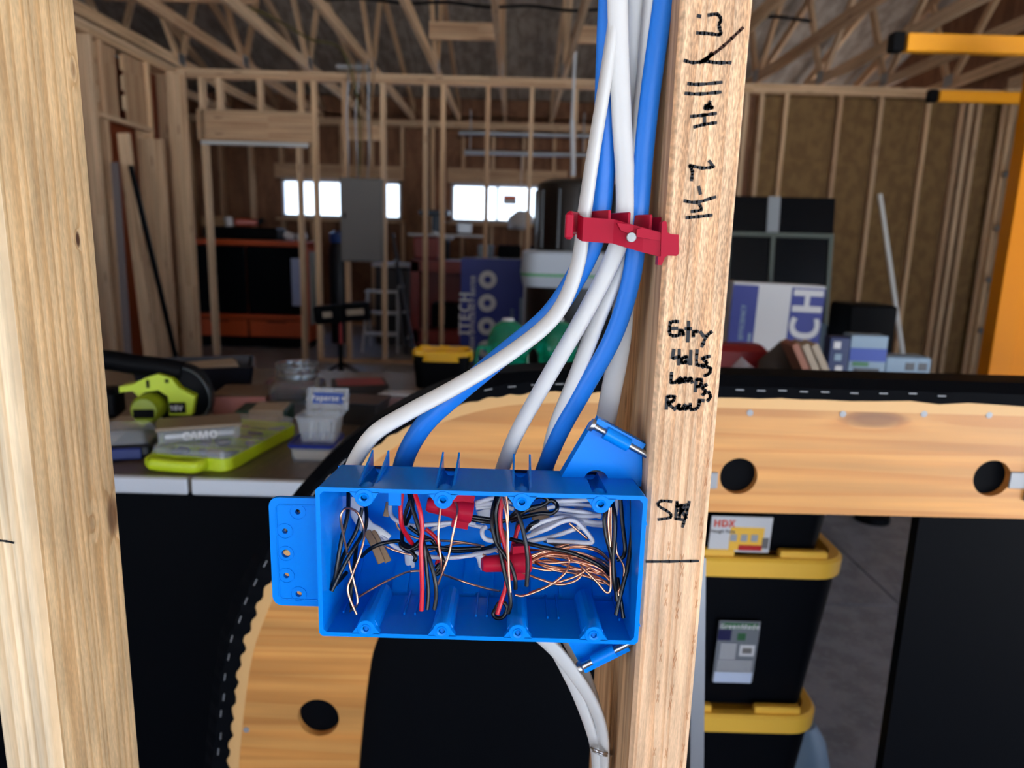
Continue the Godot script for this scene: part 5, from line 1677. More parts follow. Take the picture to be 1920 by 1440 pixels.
func front_studs() -> void:
	# left stud: only its lit side and a sliver of its face are in view
	var kl := []
	for q in [[Vector3(-0.2875, 0.9971, -0.4876), 22.0, 0.6], [Vector3(-0.2875, 1.1942, -0.4752), 7.0, 0.9], [Vector3(-0.2875, 1.3015, -0.487), 9.0, 0.25], [Vector3(-0.2875, 1.0014, -0.4622), 10.0, 0.15]]:
		kl.append([1.0 - (-0.405 - q[0].z) / 0.089, (1.40 - q[0].y) / 0.66, q[1], q[2]])
	for q in kl:
		q[0] = 1.0 - q[0]
	var left_side := wood_material(wood(256, 1536, 71, Color(0.88, 0.75, 0.56), Color(0.80, 0.64, 0.44), 10.0, 0.8, 0.04, 0.06, kl, [], 3), 0.8, 0.035)
	var left_front := wood_material(wood(96, 1024, 73, Color(0.86, 0.77, 0.63), Color(0.80, 0.68, 0.52), 5.0, 0.5, 0.04, 0.03), 0.75, 0.02)
	var s := thing("wall_stud", "pale sawn stud filling the left edge with a reddish knot", "stud")
	near_stud(s, Vector3(-0.3255, 0.04, -0.494), Vector3(-0.2875, 2.66, -0.405), left_front, left_side, 1.40, 0.66)
	var ink := begin()
	stroke(ink, V([-0.3114, 1.0129, -0.4046, -0.306, 1.0124, -0.4046, -0.3015, 1.0115, -0.4046]), 0.0013)
	put(s, "pencil_line", ink.commit(), M.ink)
	# right stud: rough face with marker writing, smoother side towards the box
	var kr := []
	for q in [[Vector3(0.083, 1.1422, -0.4958), 6.0, 0.9], [Vector3(0.083, 1.0886, -0.4921), 5.0, 0.5]]:
		kr.append([1.0 - (-0.405 - q[0].z) / 0.185, (1.40 - q[0].y) / 0.66, q[1], q[2]])
	var marks := []
	var rng := RandomNumberGenerator.new()
	rng.seed = 8
	for k in 30:
		if rng.randf() < 0.3:
			continue
		marks.append([int(62 + k * 0.2 + rng.randf_range(-3, 3)), 880 + k * 22 + rng.randi_range(-3, 3), 3])
		marks.append([int(102 + rng.randf_range(-3, 3)), 900 + k * 21 + rng.randi_range(-3, 3), 4])
		if k < 20:
			marks.append([int(150 + rng.randf_range(-4, 4)), 760 + k * 26 + rng.randi_range(-4, 4), 3])
	var right_front := wood_material(wood(160, 1536, 81, Color(0.86, 0.71, 0.56), Color(0.80, 0.62, 0.46), 5.5, 0.7, 0.05, 0.19, [], marks, 2, 0.75), 0.85, 0.09)
	var right_side := wood_material(wood(320, 1024, 83, Color(0.84, 0.68, 0.50), Color(0.74, 0.56, 0.39), 9.0, 1.4, 0.05, 0.02, kr), 0.7, 0.02)
	s = thing("wall_stud", "rough stud with black marker handwriting to which the blue box is nailed", "stud")
	near_stud(s, Vector3(0.083, 0.04, -0.590), Vector3(0.121, 2.66, -0.405), right_front, right_side, 1.40, 0.66)
	ink = begin()
	for q in [V([0.0923, 1.3194, -0.4046, 0.0937, 1.3191, -0.4046]), V([0.0978, 1.3198, -0.4046, 0.1025, 1.3204, -0.4046, 0.1046, 1.3178, -0.4046, 0.1038, 1.3152, -0.4046, 0.1051, 1.3113, -0.4046, 0.1038, 1.3104, -0.4046, 0.0986, 1.3109, -0.4046, 0.0925, 1.311, -0.4046]),
			V([0.0869, 1.2973, -0.4046, 0.0917, 1.2963, -0.4046, 0.0983, 1.2971, -0.4046, 0.104, 1.2966, -0.4046, 0.1116, 1.2968, -0.4046]), V([0.0897, 1.2858, -0.4046, 0.0954, 1.2855, -0.4046, 0.1077, 1.2869, -0.4046]), V([0.0886, 1.2808, -0.4046, 0.0967, 1.2807, -0.4046, 0.1076, 1.2819, -0.4046]),
			V([0.1023, 1.2771, -0.4046, 0.1016, 1.2744, -0.4046, 0.104, 1.274, -0.4046, 0.1002, 1.2732, -0.4046, 0.1001, 1.2748, -0.4046, 0.1029, 1.2753, -0.4046]), V([0.0924, 1.2691, -0.4046, 0.0986, 1.2699, -0.4046, 0.1061, 1.2711, -0.4046]), V([0.0999, 1.2707, -0.4046, 0.1001, 1.2652, -0.4046]), V([0.0947, 1.2637, -0.4046, 0.0999, 1.2652, -0.4046, 0.1065, 1.2663, -0.4046]),
			V([0.0938, 1.2438, -0.4046, 0.0955, 1.2406, -0.4046, 0.0954, 1.2359, -0.4046]), V([0.0938, 1.2438, -0.4046, 0.1007, 1.2426, -0.4046, 0.1065, 1.2432, -0.4046]), V([0.1043, 1.2464, -0.4046, 0.107, 1.2432, -0.4046]), V([0.0996, 1.2327, -0.4046, 0.1009, 1.2289, -0.4046]),
			V([0.0923, 1.2249, -0.4046, 0.0993, 1.2243, -0.4046, 0.1093, 1.2275, -0.4046]), V([0.1008, 1.2232, -0.4046, 0.102, 1.2204, -0.4046, 0.0967, 1.2193, -0.4046]), V([0.094, 1.2159, -0.4046, 0.1008, 1.2167, -0.4046, 0.1082, 1.2177, -0.4046])]:
		stroke(ink, q, 0.0017)
	put(s, "marker_writing", ink.commit(), M.ink)
	ink = begin()
	for q in [V([0.0939, 1.1581, -0.4046, 0.0894, 1.1574, -0.4046, 0.0898, 1.1505, -0.4046, 0.0945, 1.1501, -0.4046]), V([0.0896, 1.154, -0.4046, 0.0936, 1.1543, -0.4046]), V([0.095, 1.1501, -0.4046, 0.0951, 1.153, -0.4046, 0.0969, 1.1525, -0.4046, 0.0973, 1.1502, -0.4046]), V([0.0998, 1.1583, -0.4046, 0.1001, 1.1468, -0.4046]), V([0.0982, 1.1542, -0.4046, 0.1016, 1.1543, -0.4046]),
			V([0.1031, 1.1498, -0.4046, 0.1031, 1.1526, -0.4046, 0.1054, 1.1527, -0.4046]), V([0.1069, 1.1527, -0.4046, 0.109, 1.1501, -0.4046]), V([0.1134, 1.1529, -0.4046, 0.1105, 1.15, -0.4046, 0.1084, 1.1441, -0.4046]),
			V([0.0924, 1.1419, -0.4046, 0.092, 1.1369, -0.4046]), V([0.0956, 1.142, -0.4046, 0.096, 1.1333, -0.4046]), V([0.0923, 1.1367, -0.4046, 0.0959, 1.138, -0.4046]), V([0.1002, 1.1381, -0.4046, 0.0974, 1.1368, -0.4046, 0.0979, 1.1343, -0.4046, 0.1002, 1.1352, -0.4046]), V([0.1002, 1.1381, -0.4046, 0.1008, 1.134, -0.4046]), V([0.1023, 1.1416, -0.4046, 0.1026, 1.1335, -0.4046]), V([0.1058, 1.142, -0.4046, 0.1064, 1.1336, -0.4046, 0.1104, 1.1335, -0.4046]),
			V([0.1134, 1.1387, -0.4046, 0.1093, 1.1372, -0.4046, 0.1121, 1.1347, -0.4046, 0.1097, 1.1319, -0.4046]), V([0.1119, 1.1326, -0.4046, 0.1145, 1.1315, -0.4046, 0.1138, 1.1285, -0.4046, 0.1112, 1.1272, -0.4046]),
			V([0.0922, 1.1285, -0.4046, 0.0924, 1.1226, -0.4046, 0.0956, 1.1233, -0.4046]), V([0.0978, 1.1257, -0.4046, 0.0958, 1.1239, -0.4046, 0.0975, 1.1227, -0.4046, 0.0983, 1.1251, -0.4046, 0.0991, 1.1228, -0.4046]), V([0.1, 1.1228, -0.4046, 0.1003, 1.1258, -0.4046, 0.1022, 1.1235, -0.4046, 0.1032, 1.1258, -0.4046, 0.1046, 1.1229, -0.4046]), V([0.1068, 1.1248, -0.4046, 0.1067, 1.1177, -0.4046]), V([0.1068, 1.1248, -0.4046, 0.1097, 1.1248, -0.4046, 0.1094, 1.1213, -0.4046, 0.1071, 1.1206, -0.4046]),
			V([0.1131, 1.122, -0.4046, 0.1106, 1.1201, -0.4046, 0.1128, 1.1178, -0.4046, 0.111, 1.1157, -0.4046]), V([0.1143, 1.1179, -0.4046, 0.1158, 1.1149, -0.4046, 0.1142, 1.1123, -0.4046]),
			V([0.0907, 1.1142, -0.4046, 0.0906, 1.1068, -0.4046]), V([0.0907, 1.1142, -0.4046, 0.0949, 1.1143, -0.4046, 0.0938, 1.1113, -0.4046, 0.0912, 1.1106, -0.4046, 0.0959, 1.1065, -0.4046]), V([0.0964, 1.1078, -0.4046, 0.098, 1.1096, -0.4046, 0.0976, 1.1072, -0.4046, 0.0996, 1.107, -0.4046]), V([0.1015, 1.1097, -0.4046, 0.0999, 1.1073, -0.4046, 0.1029, 1.1074, -0.4046, 0.103, 1.1092, -0.4046]), V([0.1044, 1.1104, -0.4046, 0.1052, 1.1069, -0.4046, 0.1089, 1.1082, -0.4046, 0.1097, 1.1126, -0.4046]), V([0.1089, 1.1126, -0.4046, 0.1121, 1.1124, -0.4046])]:
		stroke(ink, q, 0.0019)
	put(s, "marker_writing", ink.commit(), M.ink)
	ink = begin()
	for q in [V([0.0978, 1.0499, -0.4046, 0.0916, 1.0501, -0.4046, 0.09, 1.0471, -0.4046, 0.0969, 1.0429, -0.4046, 0.0977, 1.0397, -0.4046, 0.0906, 1.0382, -0.4046]), V([0.101, 1.05, -0.4046, 0.101, 1.0389, -0.4046]), V([0.101, 1.0389, -0.4046, 0.1059, 1.0385, -0.4046]), V([0.1084, 1.0502, -0.4046, 0.1072, 1.0419, -0.4046, 0.1055, 1.0339, -0.4046]), V([0.1008, 1.0468, -0.4046, 0.1073, 1.0483, -0.4046]), V([0.1016, 1.0443, -0.4046, 0.1076, 1.045, -0.4046]), V([0.101, 1.0493, -0.4046, 0.1074, 1.0396, -0.4046]), V([0.1025, 1.0411, -0.4046, 0.1062, 1.047, -0.4046]), V([0.104, 1.0482, -0.4046, 0.1032, 1.0392, -0.4046])]:
		stroke(ink, q, 0.0017)
	put(s, "marker_writing", ink.commit(), M.ink)
	ink = begin()
	stroke(ink, V([0.0851, 1.0108, -0.4046, 0.0991, 1.0113, -0.4046, 0.1168, 1.0122, -0.4046]), 0.0016)
	put(s, "marker_line", ink.commit(), M.ink)
	# the check in the wood near the top
	ink = begin()
	stroke(ink, V([0.1165, 1.3142, -0.4046, 0.1111, 1.3088, -0.4046, 0.1053, 1.3034, -0.4046, 0.1, 1.2995, -0.4046, 0.0951, 1.2965, -0.4046]), 0.0016)
	stroke(ink, V([0.1013, 1.3012, -0.4046, 0.0989, 1.2985, -0.4046, 0.0967, 1.2973, -0.4046]), 0.0021)
	put(s, "crack", ink.commit(), M.dark_wood)
	# plates above and below tie the two studs into a wall
	var w := structure("wall_near")
	board(w, "top_plate", Vector3(-1.6, 2.68, -0.45), Vector3(1.6, 2.68, -0.45), 0.038, 0.14, Vector3.BACK, 0)
	board(w, "bottom_plate", Vector3(-0.6, 0.02, -0.45), Vector3(0.6, 0.02, -0.45), 0.038, 0.14, Vector3.BACK, 0)

# ==================================================================== blue four-gang box
const BX0 := -0.1127
const BX1 := 0.0808
const BY0 := 0.9625
const BY1 := 1.0575
const BZ := -0.392
const GANG := [-0.0843, -0.0383, 0.0077, 0.0537]

func loop_of(inset: float, groove: float) -> PackedVector2Array:
	var out := PackedVector2Array()
	var x0 := BX0 + inset
	var x1 := BX1 - inset
	var y0 := BY0 + inset
	var y1 := BY1 - inset
	# clockwise along the top from left to right, then along the bottom back
	out.append(Vector2(x0, y1 - 0.002))
	out.append(Vector2(x0 + 0.002, y1))
	for g in GANG:
		for k in 9:
			var a := PI - PI * k / 8.0
			out.append(Vector2(g + cos(a) * groove, y1 - sin(a) * groove * 1.25))
	out.append(Vector2(x1 - 0.002, y1))
	out.append(Vector2(x1, y1 - 0.002))
	out.append(Vector2(x1, y0 + 0.002))
	out.append(Vector2(x1 - 0.002, y0))
	for i in 4:
		var g: float = GANG[3 - i]
		for k in 9:
			var a := PI * k / 8.0
			out.append(Vector2(g + cos(a) * groove, y0 + sin(a) * groove * 1.25))
	out.append(Vector2(x0 + 0.002, y0))
	out.append(Vector2(x0, y0 + 0.002))
	return out

func wiring_box() -> void:
	var b := thing("wiring_box", "bright blue four-gang plastic electrical box full of wires, nailed to the stud", "electrical box", Vector3(0, 0, 0))
	var c := Vector2((BX0 + BX1) * 0.5, (BY0 + BY1) * 0.5)
	var deep := 0.085
	# walls: straight at the rim, fluted by the screw channels behind it, cut short where the back slopes
	var cuts := [[0.0, 1.0, 0.0], [0.004, 0.998, 0.0044], [0.046, 0.975, 0.0044]]
	var st := begin()
	for q in cuts.size() - 1:
		var o0 := loop_of(0.0, cuts[q][2])
		var o1 := loop_of(0.0, cuts[q + 1][2])
		var i0 := loop_of(0.0026, cuts[q][2] + (0.0024 if q else 0.0))
		var i1 := loop_of(0.0026, cuts[q + 1][2] + 0.0024)
		var z0: float = BZ - cuts[q][0]
		var z1: float = BZ - cuts[q + 1][0]
		for i in o0.size():
			var j := (i + 1) % o0.size()
			var oa: Vector2 = c + (o0[i] - c) * cuts[q][1]
			var ob: Vector2 = c + (o0[j] - c) * cuts[q][1]
			var oc: Vector2 = c + (o1[j] - c) * cuts[q + 1][1]
			var od: Vector2 = c + (o1[i] - c) * cuts[q + 1][1]
			var ia: Vector2 = c + (i0[i] - c) * cuts[q][1]
			var ib: Vector2 = c + (i0[j] - c) * cuts[q][1]
			var ic: Vector2 = c + (i1[j] - c) * cuts[q + 1][1]
			var id: Vector2 = c + (i1[i] - c) * cuts[q + 1][1]
			if q == 0:
				quad(st, P(ib, z0), P(ia, z0), P(oa, z0), P(ob, z0))
			quad(st, P(ob, z0), P(oa, z0), P(od, z1), P(oc, z1))
			quad(st, P(ia, z0), P(ib, z0), P(ic, z1), P(id, z1))
	put(b, "shell", st.commit(), M.blue)
	# back wall, the sloping strips above and below it, and the side walls' rear parts
	st = begin()
	var hx := (BX1 - BX0) * 0.487
	var hy := (BY1 - BY0) * 0.487
	var zb := BZ - deep
	var zc := BZ - 0.046
	var low := c.y - hy
	var high := c.y + hy
	at_box(st, Vector3(c.x, c.y, zb), Vector3(hx * 2, hy * 2 - 0.040, 0.0024))
	for side in [-1, 1]:
		prism(st, Transform3D(Basis(Vector3(0, 0, -1), Vector3.UP, Vector3.RIGHT), Vector3(c.x + side * (hx - 0.0012) + 0.0012, 0, 0)), PackedVector2Array([Vector2(-zc - 0.002, low), Vector2(-zb, low + 0.020), Vector2(-zb, high - 0.020), Vector2(-zc - 0.002, high)]), 0.0024)
	quad(st, Vector3(c.x - hx, low, zc), Vector3(c.x + hx, low, zc), Vector3(c.x + hx, low + 0.021, zb), Vector3(c.x - hx, low + 0.021, zb))
	quad(st, Vector3(c.x - hx, low - 0.002, zc), Vector3(c.x - hx, low + 0.018, zb - 0.001), Vector3(c.x + hx, low + 0.018, zb - 0.001), Vector3(c.x + hx, low - 0.002, zc))
	quad(st, Vector3(c.x + hx, high - 0.002, zc), Vector3(c.x - hx, high - 0.002, zc), Vector3(c.x - hx, high - 0.022, zb), Vector3(c.x + hx, high - 0.022, zb))
	quad(st, Vector3(c.x - hx, high, zc), Vector3(c.x + hx, high, zc), Vector3(c.x + hx, high - 0.019, zb - 0.001), Vector3(c.x - hx, high - 0.019, zb - 0.001))
	put(b, "back_wall", st.commit(), M.blue)
	# screw bosses: a ring at each gang, top and bottom, joined to the rim
	for g in GANG:
		for top in 2:
			var y: float = BY1 - 0.0058 if top else BY0 + 0.0058
			st = begin()
			lathe(st, Transform3D(Basis.from_euler(Vector3(PI * 0.5, 0, 0)), Vector3(g, y, BZ - 0.012)), [[0.0019, 0.0], [0.0019, 0.0126], [0.0030, 0.0130], [0.0030, 0.0124], [0.0052, 0.0124], [0.0056, 0.0118], [0.0056, 0.0]], 26)
			var up: float = 1.0 if top else -1.0
			prism(st, Transform3D(Basis.IDENTITY, Vector3(0, 0, BZ)), PackedVector2Array([Vector2(g - 0.0088, y + up * 0.0036), Vector2(g - 0.0054, y - up * 0.0008), Vector2(g - 0.0036, y + up * 0.0036), Vector2(g + 0.0036, y + up * 0.0036), Vector2(g + 0.0054, y - up * 0.0008), Vector2(g + 0.0088, y + up * 0.0036)]), 0.004)
			var boss := put(b, "screw_boss", st.commit(), M.blue)
			st = begin()
			lathe(st, Transform3D(Basis.from_euler(Vector3(PI * 0.5, 0, 0)), Vector3(g, y, BZ - 0.013)), [[0, 0.0], [0.0018, 0.001], [0.00185, 0.0122]], 14)
			put(boss, "hole", st.commit(), M.black)
	# fins beside the upper screw channels, rising to the back
	for i in 3:
		for s in [-1, 1]:
			st = begin()
			var x: float = GANG[i] + s * 0.0052
			prism(st, Transform3D(Basis(Vector3(0, 0, -1), Vector3.UP, Vector3.RIGHT), Vector3(x + 0.0006, 0, 0)), PackedVector2Array([Vector2(-BZ + 0.004, BY1 - 0.0012), Vector2(-BZ + 0.052, BY1 - 0.003), Vector2(-BZ + 0.052, BY1 + 0.0075), Vector2(-BZ + 0.046, BY1 + 0.0055)]), 0.0012)
			put(b, "fin", st.commit(), M.blue)
	# low ribs inside: on the back wall and along the bottom
	for i in 5:
		for s in [-1, 1]:
			var x: float = -0.1075 + i * 0.046 + s * 0.006
			if x < BX0 + 0.006 or x > BX1 - 0.006:
				continue
			st = begin()
			box(st, Transform3D(Basis.from_euler(Vector3(0.47, 0, 0)), Vector3(x, low + 0.0115, (zb + zc) * 0.5)), Vector3(0.0016, 0.0022, 0.036))
			put(b, "back_rib", st.commit(), M.blue)
			st = begin()
			cbox(st, Vector3(x * 0.99 - s * 0.0025, BY0 + 0.0042, BZ - 0.036), Vector3(0.0013, 0.0018, 0.03), 0.0003)
			put(b, "floor_rib", st.commit(), M.blue)
	for x in [-0.072, -0.024, 0.022, 0.064]:
		st = begin()
		box(st, Transform3D(Basis.from_euler(Vector3(0.47, 0, 0)), Vector3(x, low + 0.0112, (zb + zc) * 0.5)), Vector3(0.011, 0.0018, 0.034))
		put(b, "knockout_tab", st.commit(), M.blue)
	st = begin()
	cbox(st, Vector3(-0.0703, 1.0464, -0.415), Vector3(0.008, 0.016, 0.002), 0.0006)
	put(b, "cable_clamp", st.commit(), M.blue)
	# small stops on the outer right wall
	for y in [Vector3(0.0834, 1.0409, -0.397).y, Vector3(0.0838, 0.9753, -0.397).y]:
		st = begin()
		prism(st, Transform3D(Basis.IDENTITY, Vector3(BX1 - 0.0005, y, BZ - 0.004)), PackedVector2Array([Vector2(0, -0.003), Vector2(0.0022, -0.003), Vector2(0, 0.004)]), 0.006)
		put(b, "stop", st.commit(), M.blue)
	# left mounting flange with five countersunk holes
	var fl := CSGCombiner3D.new()
	fl.name = "mounting_flange"
	var z := -0.412
	var a := Vector3(-0.1473, 1.0428, -0.412)
	var e := Vector3(-0.1188, 0.9708, -0.412)
	var poly := PackedVector2Array()
	var r := 0.006
	for k in 5:
		var t := PI * 0.5 * k / 4.0
		poly.append(Vector2(a.x + r - cos(t) * r, a.y - r + sin(t) * r))
	poly.append(Vector2(e.x + 0.004, a.y))
	poly.append(Vector2(e.x + 0.004, e.y))
	for k in 5:
		var t := PI * 0.5 * k / 4.0
		poly.append(Vector2(a.x + r - sin(t) * r, e.y + r - cos(t) * r))
	var cp := CSGPolygon3D.new()
	cp.polygon = poly
	cp.depth = 0.003
	cp.material = M.blue
	fl.add_child(cp)
	var spots := [[Vector3(-0.1296, 1.0337, -0.412), 0.0017], [Vector3(-0.1379, 1.0209, -0.412), 0.0017], [Vector3(-0.1378, 1.006, -0.412), 0.0027], [Vector3(-0.138, 0.9913, -0.412), 0.0018], [Vector3(-0.1307, 0.9789, -0.412), 0.0020]]
	for q in spots:
		var cy := CSGCylinder3D.new()
		cy.operation = CSGShape3D.OPERATION_SUBTRACTION
		cy.radius = q[1]
		cy.height = 0.05
		cy.sides = 24
		cy.rotation.x = PI * 0.5
		cy.position = Vector3(q[0].x, q[0].y, 0)
		cy.material = M.blue
		fl.add_child(cy)
		st = begin()
		lathe(st, Transform3D(Basis.from_euler(Vector3(PI * 0.5, 0, 0)), Vector3(q[0].x, q[0].y, z)), [[0.0046, -0.0005], [0.0046, 0.0005], [0.0051, 0.0005], [0.0051, -0.0005]], 28)
		put(b, "hole_rim", st.commit(), M.blue)
	b.add_child(fl)
	fl.position.z = z
	st = begin()
	var m := 0.0045
	sweep(st, PackedVector3Array([Vector3(e.x, a.y - m, z + 0.0001), Vector3(a.x + m + 0.002, a.y - m, z + 0.0001), Vector3(a.x + m, a.y - m - 0.002, z + 0.0001), Vector3(a.x + m, e.y + m + 0.002, z + 0.0001), Vector3(a.x + m + 0.002, e.y + m, z + 0.0001), Vector3(e.x, e.y + m, z + 0.0001)]), 0.0005, 0.0005, Vector3.BACK, Vector3.BACK, 6, 1)
	put(b, "flange_bead", st.commit(), M.blue)
	# upper nail bracket: plate with a half-round cut, sleeve and nail
	nail_bracket(b, [Vector3(0.0299, 1.0517, -0.425), Vector3(0.0495, 1.0896, -0.425), Vector3(0.052, 1.0914, -0.425), Vector3(0.0818, 1.0782, -0.425), Vector3(0.0835, 1.0519, -0.425)], Vector3(0.0543, 1.0535, -0.425), 0.0082, Vector3(0.0485, 1.093, -0.417), Vector3(0.0802, 1.0765, -0.417))
	nail_bracket(b, [Vector3(0.0389, 0.9475, -0.425), Vector3(0.0879, 0.949, -0.425), Vector3(0.0794, 0.9395, -0.425), Vector3(0.0556, 0.9224, -0.425), Vector3(0.0512, 0.9254, -0.425)], Vector3.ZERO, 0.0, Vector3(0.0489, 0.9297, -0.417), Vector3(0.079, 0.9478, -0.417))

func nail_bracket(b: Node3D, pts: Array, cut: Vector3, cut_r: float, n0: Vector3, n1: Vector3) -> void:
	var z := -0.425
	var poly := PackedVector2Array()
	for p in pts:
		poly.append(Vector2(p.x, p.y))
	var comb := CSGCombiner3D.new()
	comb.name = "nail_bracket"
	var cp := CSGPolygon3D.new()
	cp.polygon = poly
	cp.depth = 0.012
	cp.material = M.blue
	comb.add_child(cp)
	if cut_r > 0.0:
		var cy := CSGCylinder3D.new()
		cy.operation = CSGShape3D.OPERATION_SUBTRACTION
		cy.radius = cut_r
		cy.height = 0.1
		cy.sides = 32
		cy.rotation.x = PI * 0.5
		cy.position = Vector3(cut.x, cut.y, 0)
		cy.material = M.blue
		comb.add_child(cy)
	b.add_child(comb, true)
	comb.position.z = z - 0.006 + 0.006
	var st := begin()
	var d := n1 - n0
	rod(st, n0 + d * 0.28, n0 + d * 0.74, 0.0042, -1, 18)
	box(st, Transform3D(along(n0, n1).basis, n0 + d * 0.52 + Vector3(0.0012, 0.0022 * signf(-d.y), -0.004)), Vector3(0.006, d.length() * 0.94, 0.008))
	put(b, "nail_sleeve", st.commit(), M.blue)
	st = begin()
	var l := d.length()
	lathe(st, along(n0, n1), [[0, -0.0005], [0.0040, -0.0005], [0.0042, 0.0004], [0.0038, 0.0018], [0.0024, 0.0026], [0.0021, 0.005], [0.0021, l + 0.006], [0, l + 0.006]], 20)
	put(b, "nail", st.commit(), M.steel)

# ==================================================================== cables, the red cable stacker
func cables() -> void:
	var list := [
		["white flat cable that sweeps furthest left from the red bracket into the box", 0, V([0.0543, 1.3464, -0.435, 0.0521, 1.3239, -0.434, 0.0485, 1.2922, -0.432, 0.0433, 1.251, -0.43, 0.0397, 1.2177, -0.428, 0.0372, 1.1866, -0.433, 0.0258, 1.1569, -0.438, -0.0006, 1.1322, -0.442, -0.0341, 1.1094, -0.445, -0.069, 1.0882, -0.45, -0.0911, 1.0722, -0.455, -0.1067, 1.0486, -0.466, -0.1126, 1.0308, -0.476]), 0.0058, 0.0033, Vector3(0.1, 0, 1), Vector3(0.7, -0.5, 0.45)],
		["blue cable that bends left behind the leftmost white one into the box", 1, V([0.05, 1.3486, -0.442, 0.05, 1.3204, -0.442, 0.0506, 1.2795, -0.441, 0.0512, 1.2433, -0.441, 0.0485, 1.209, -0.441, 0.0394, 1.1829, -0.446, 0.0226, 1.1547, -0.452, -0.0075, 1.1267, -0.458, -0.0353, 1.1012, -0.462, -0.057, 1.0795, -0.466, -0.0706, 1.0566, -0.472, -0.0779, 1.0331, -0.478]), 0.0068, 0.0054, Vector3(1, 0, 0.2), Vector3(1, -0.7, 0.2)],
		["wide white cable hanging down the middle of the bundle into the box", 0, V([0.052, 1.345, -0.431, 0.0548, 1.312, -0.431, 0.0591, 1.2692, -0.431, 0.0627, 1.2397, -0.431, 0.0635, 1.2123, -0.43, 0.0568, 1.187, -0.436, 0.0421, 1.1536, -0.442, 0.0208, 1.1103, -0.452, 0.0028, 1.0705, -0.464, -0.0075, 1.0351, -0.478]), 0.0058, 0.0036, Vector3(1, 0, 0.25), Vector3(0.6, 0.3, 0.9)],
		["white cable that crosses behind the broad blue one above the bracket", 0, V([0.0728, 1.3485, -0.44, 0.072, 1.3202, -0.439, 0.0708, 1.2852, -0.437, 0.0682, 1.2491, -0.434, 0.0646, 1.2218, -0.437, 0.0638, 1.1869, -0.444, 0.0528, 1.1532, -0.448, 0.0401, 1.11, -0.456, 0.0298, 1.0745, -0.466, 0.0245, 1.0361, -0.478]), 0.0054, 0.0036, Vector3(0.2, 0, 1), Vector3(1, 0.3, 0.5)],
		["pale flat cable between the middle white cable and the broad blue one", 0, V([0.0662, 1.3514, -0.449, 0.0669, 1.3198, -0.449, 0.0702, 1.2874, -0.449, 0.0705, 1.2508, -0.449, 0.0699, 1.213, -0.451, 0.0699, 1.18, -0.456, 0.0704, 1.1379, -0.464, 0.0669, 1.1006, -0.47, 0.0634, 1.0651, -0.476, 0.0619, 1.0338, -0.482]), 0.0070, 0.0040, Vector3(1, 0, 0.15), Vector3(1, 0.1, 0.3)],
		["broad blue cable running beside the stud into the right of the box", 1, V([0.0799, 1.3464, -0.433, 0.0779, 1.3243, -0.433, 0.0747, 1.2872, -0.432, 0.0728, 1.2519, -0.431, 0.0719, 1.2187, -0.43, 0.0707, 1.181, -0.436, 0.0629, 1.1439, -0.444, 0.047, 1.1073, -0.453, 0.0327, 1.0733, -0.464, 0.0215, 1.036, -0.478]), 0.0058, 0.0048, Vector3(1, 0, 0.2), Vector3(1, 0.4, 0.4)]]
	for c in list:
		var st := begin()
		sweep(st, c[2], c[3], c[4], c[5], c[6], 16, 7, true, 0.8)
		one("blue_cable" if c[1] else "white_cable", c[0], "cable", st, M.blue_sheath if c[1] else M.white_sheath, "sheathed cables above the box")
	# three below, tied by a wire staple
	var low := [
		["thick white cable leaving the underside of the box nearest the nail", V([0.0221, 0.9267, -0.464, 0.0379, 0.9124, -0.462, 0.0538, 0.8927, -0.459, 0.0649, 0.8752, -0.457, 0.0719, 0.8566, -0.456, 0.0745, 0.8369, -0.456, 0.0759, 0.8061, -0.458]), 0.0064, 0.0029],
		["thinner white cable beneath the box on the side of the round opening", V([0.0318, 0.9177, -0.476, 0.0461, 0.8912, -0.474, 0.0549, 0.8744, -0.47, 0.0627, 0.8562, -0.465, 0.0684, 0.8386, -0.462, 0.071, 0.8184, -0.462, 0.0712, 0.7961, -0.464]), 0.0056, 0.0028],
		["white cable mostly hidden behind the lower nail bracket", V([0.0451, 0.9134, -0.484, 0.0582, 0.8879, -0.483, 0.0682, 0.8619, -0.482, 0.0733, 0.8362, -0.48, 0.076, 0.8083, -0.48, 0.0772, 0.7806, -0.482]), 0.0052, 0.0028]]
	for c in low:
		var st := begin()
		sweep(st, c[1], c[2], c[3], Vector3(1, 0.6, 0.5), Vector3(0.25, 0, 1), 14, 7, true, 0.8)
		one("white_cable", c[0], "cable", st, M.white_sheath, "cables below the box")
	var st := begin()
	sweep(st, V([0.0816, 0.8188, -0.48, 0.0765, 0.8393, -0.452, 0.0705, 0.8432, -0.448, 0.0656, 0.8429, -0.452, 0.0683, 0.8221, -0.48]), 0.0011, 0.0011)
	sweep(st, V([0.0826, 0.816, -0.48, 0.0772, 0.8363, -0.453, 0.0711, 0.8406, -0.449, 0.0662, 0.8399, -0.453]), 0.0009, 0.0009)
	one("cable_staple", "thin metal tie around the white cables below the box", "staple", st, M.steel)
	stacker()

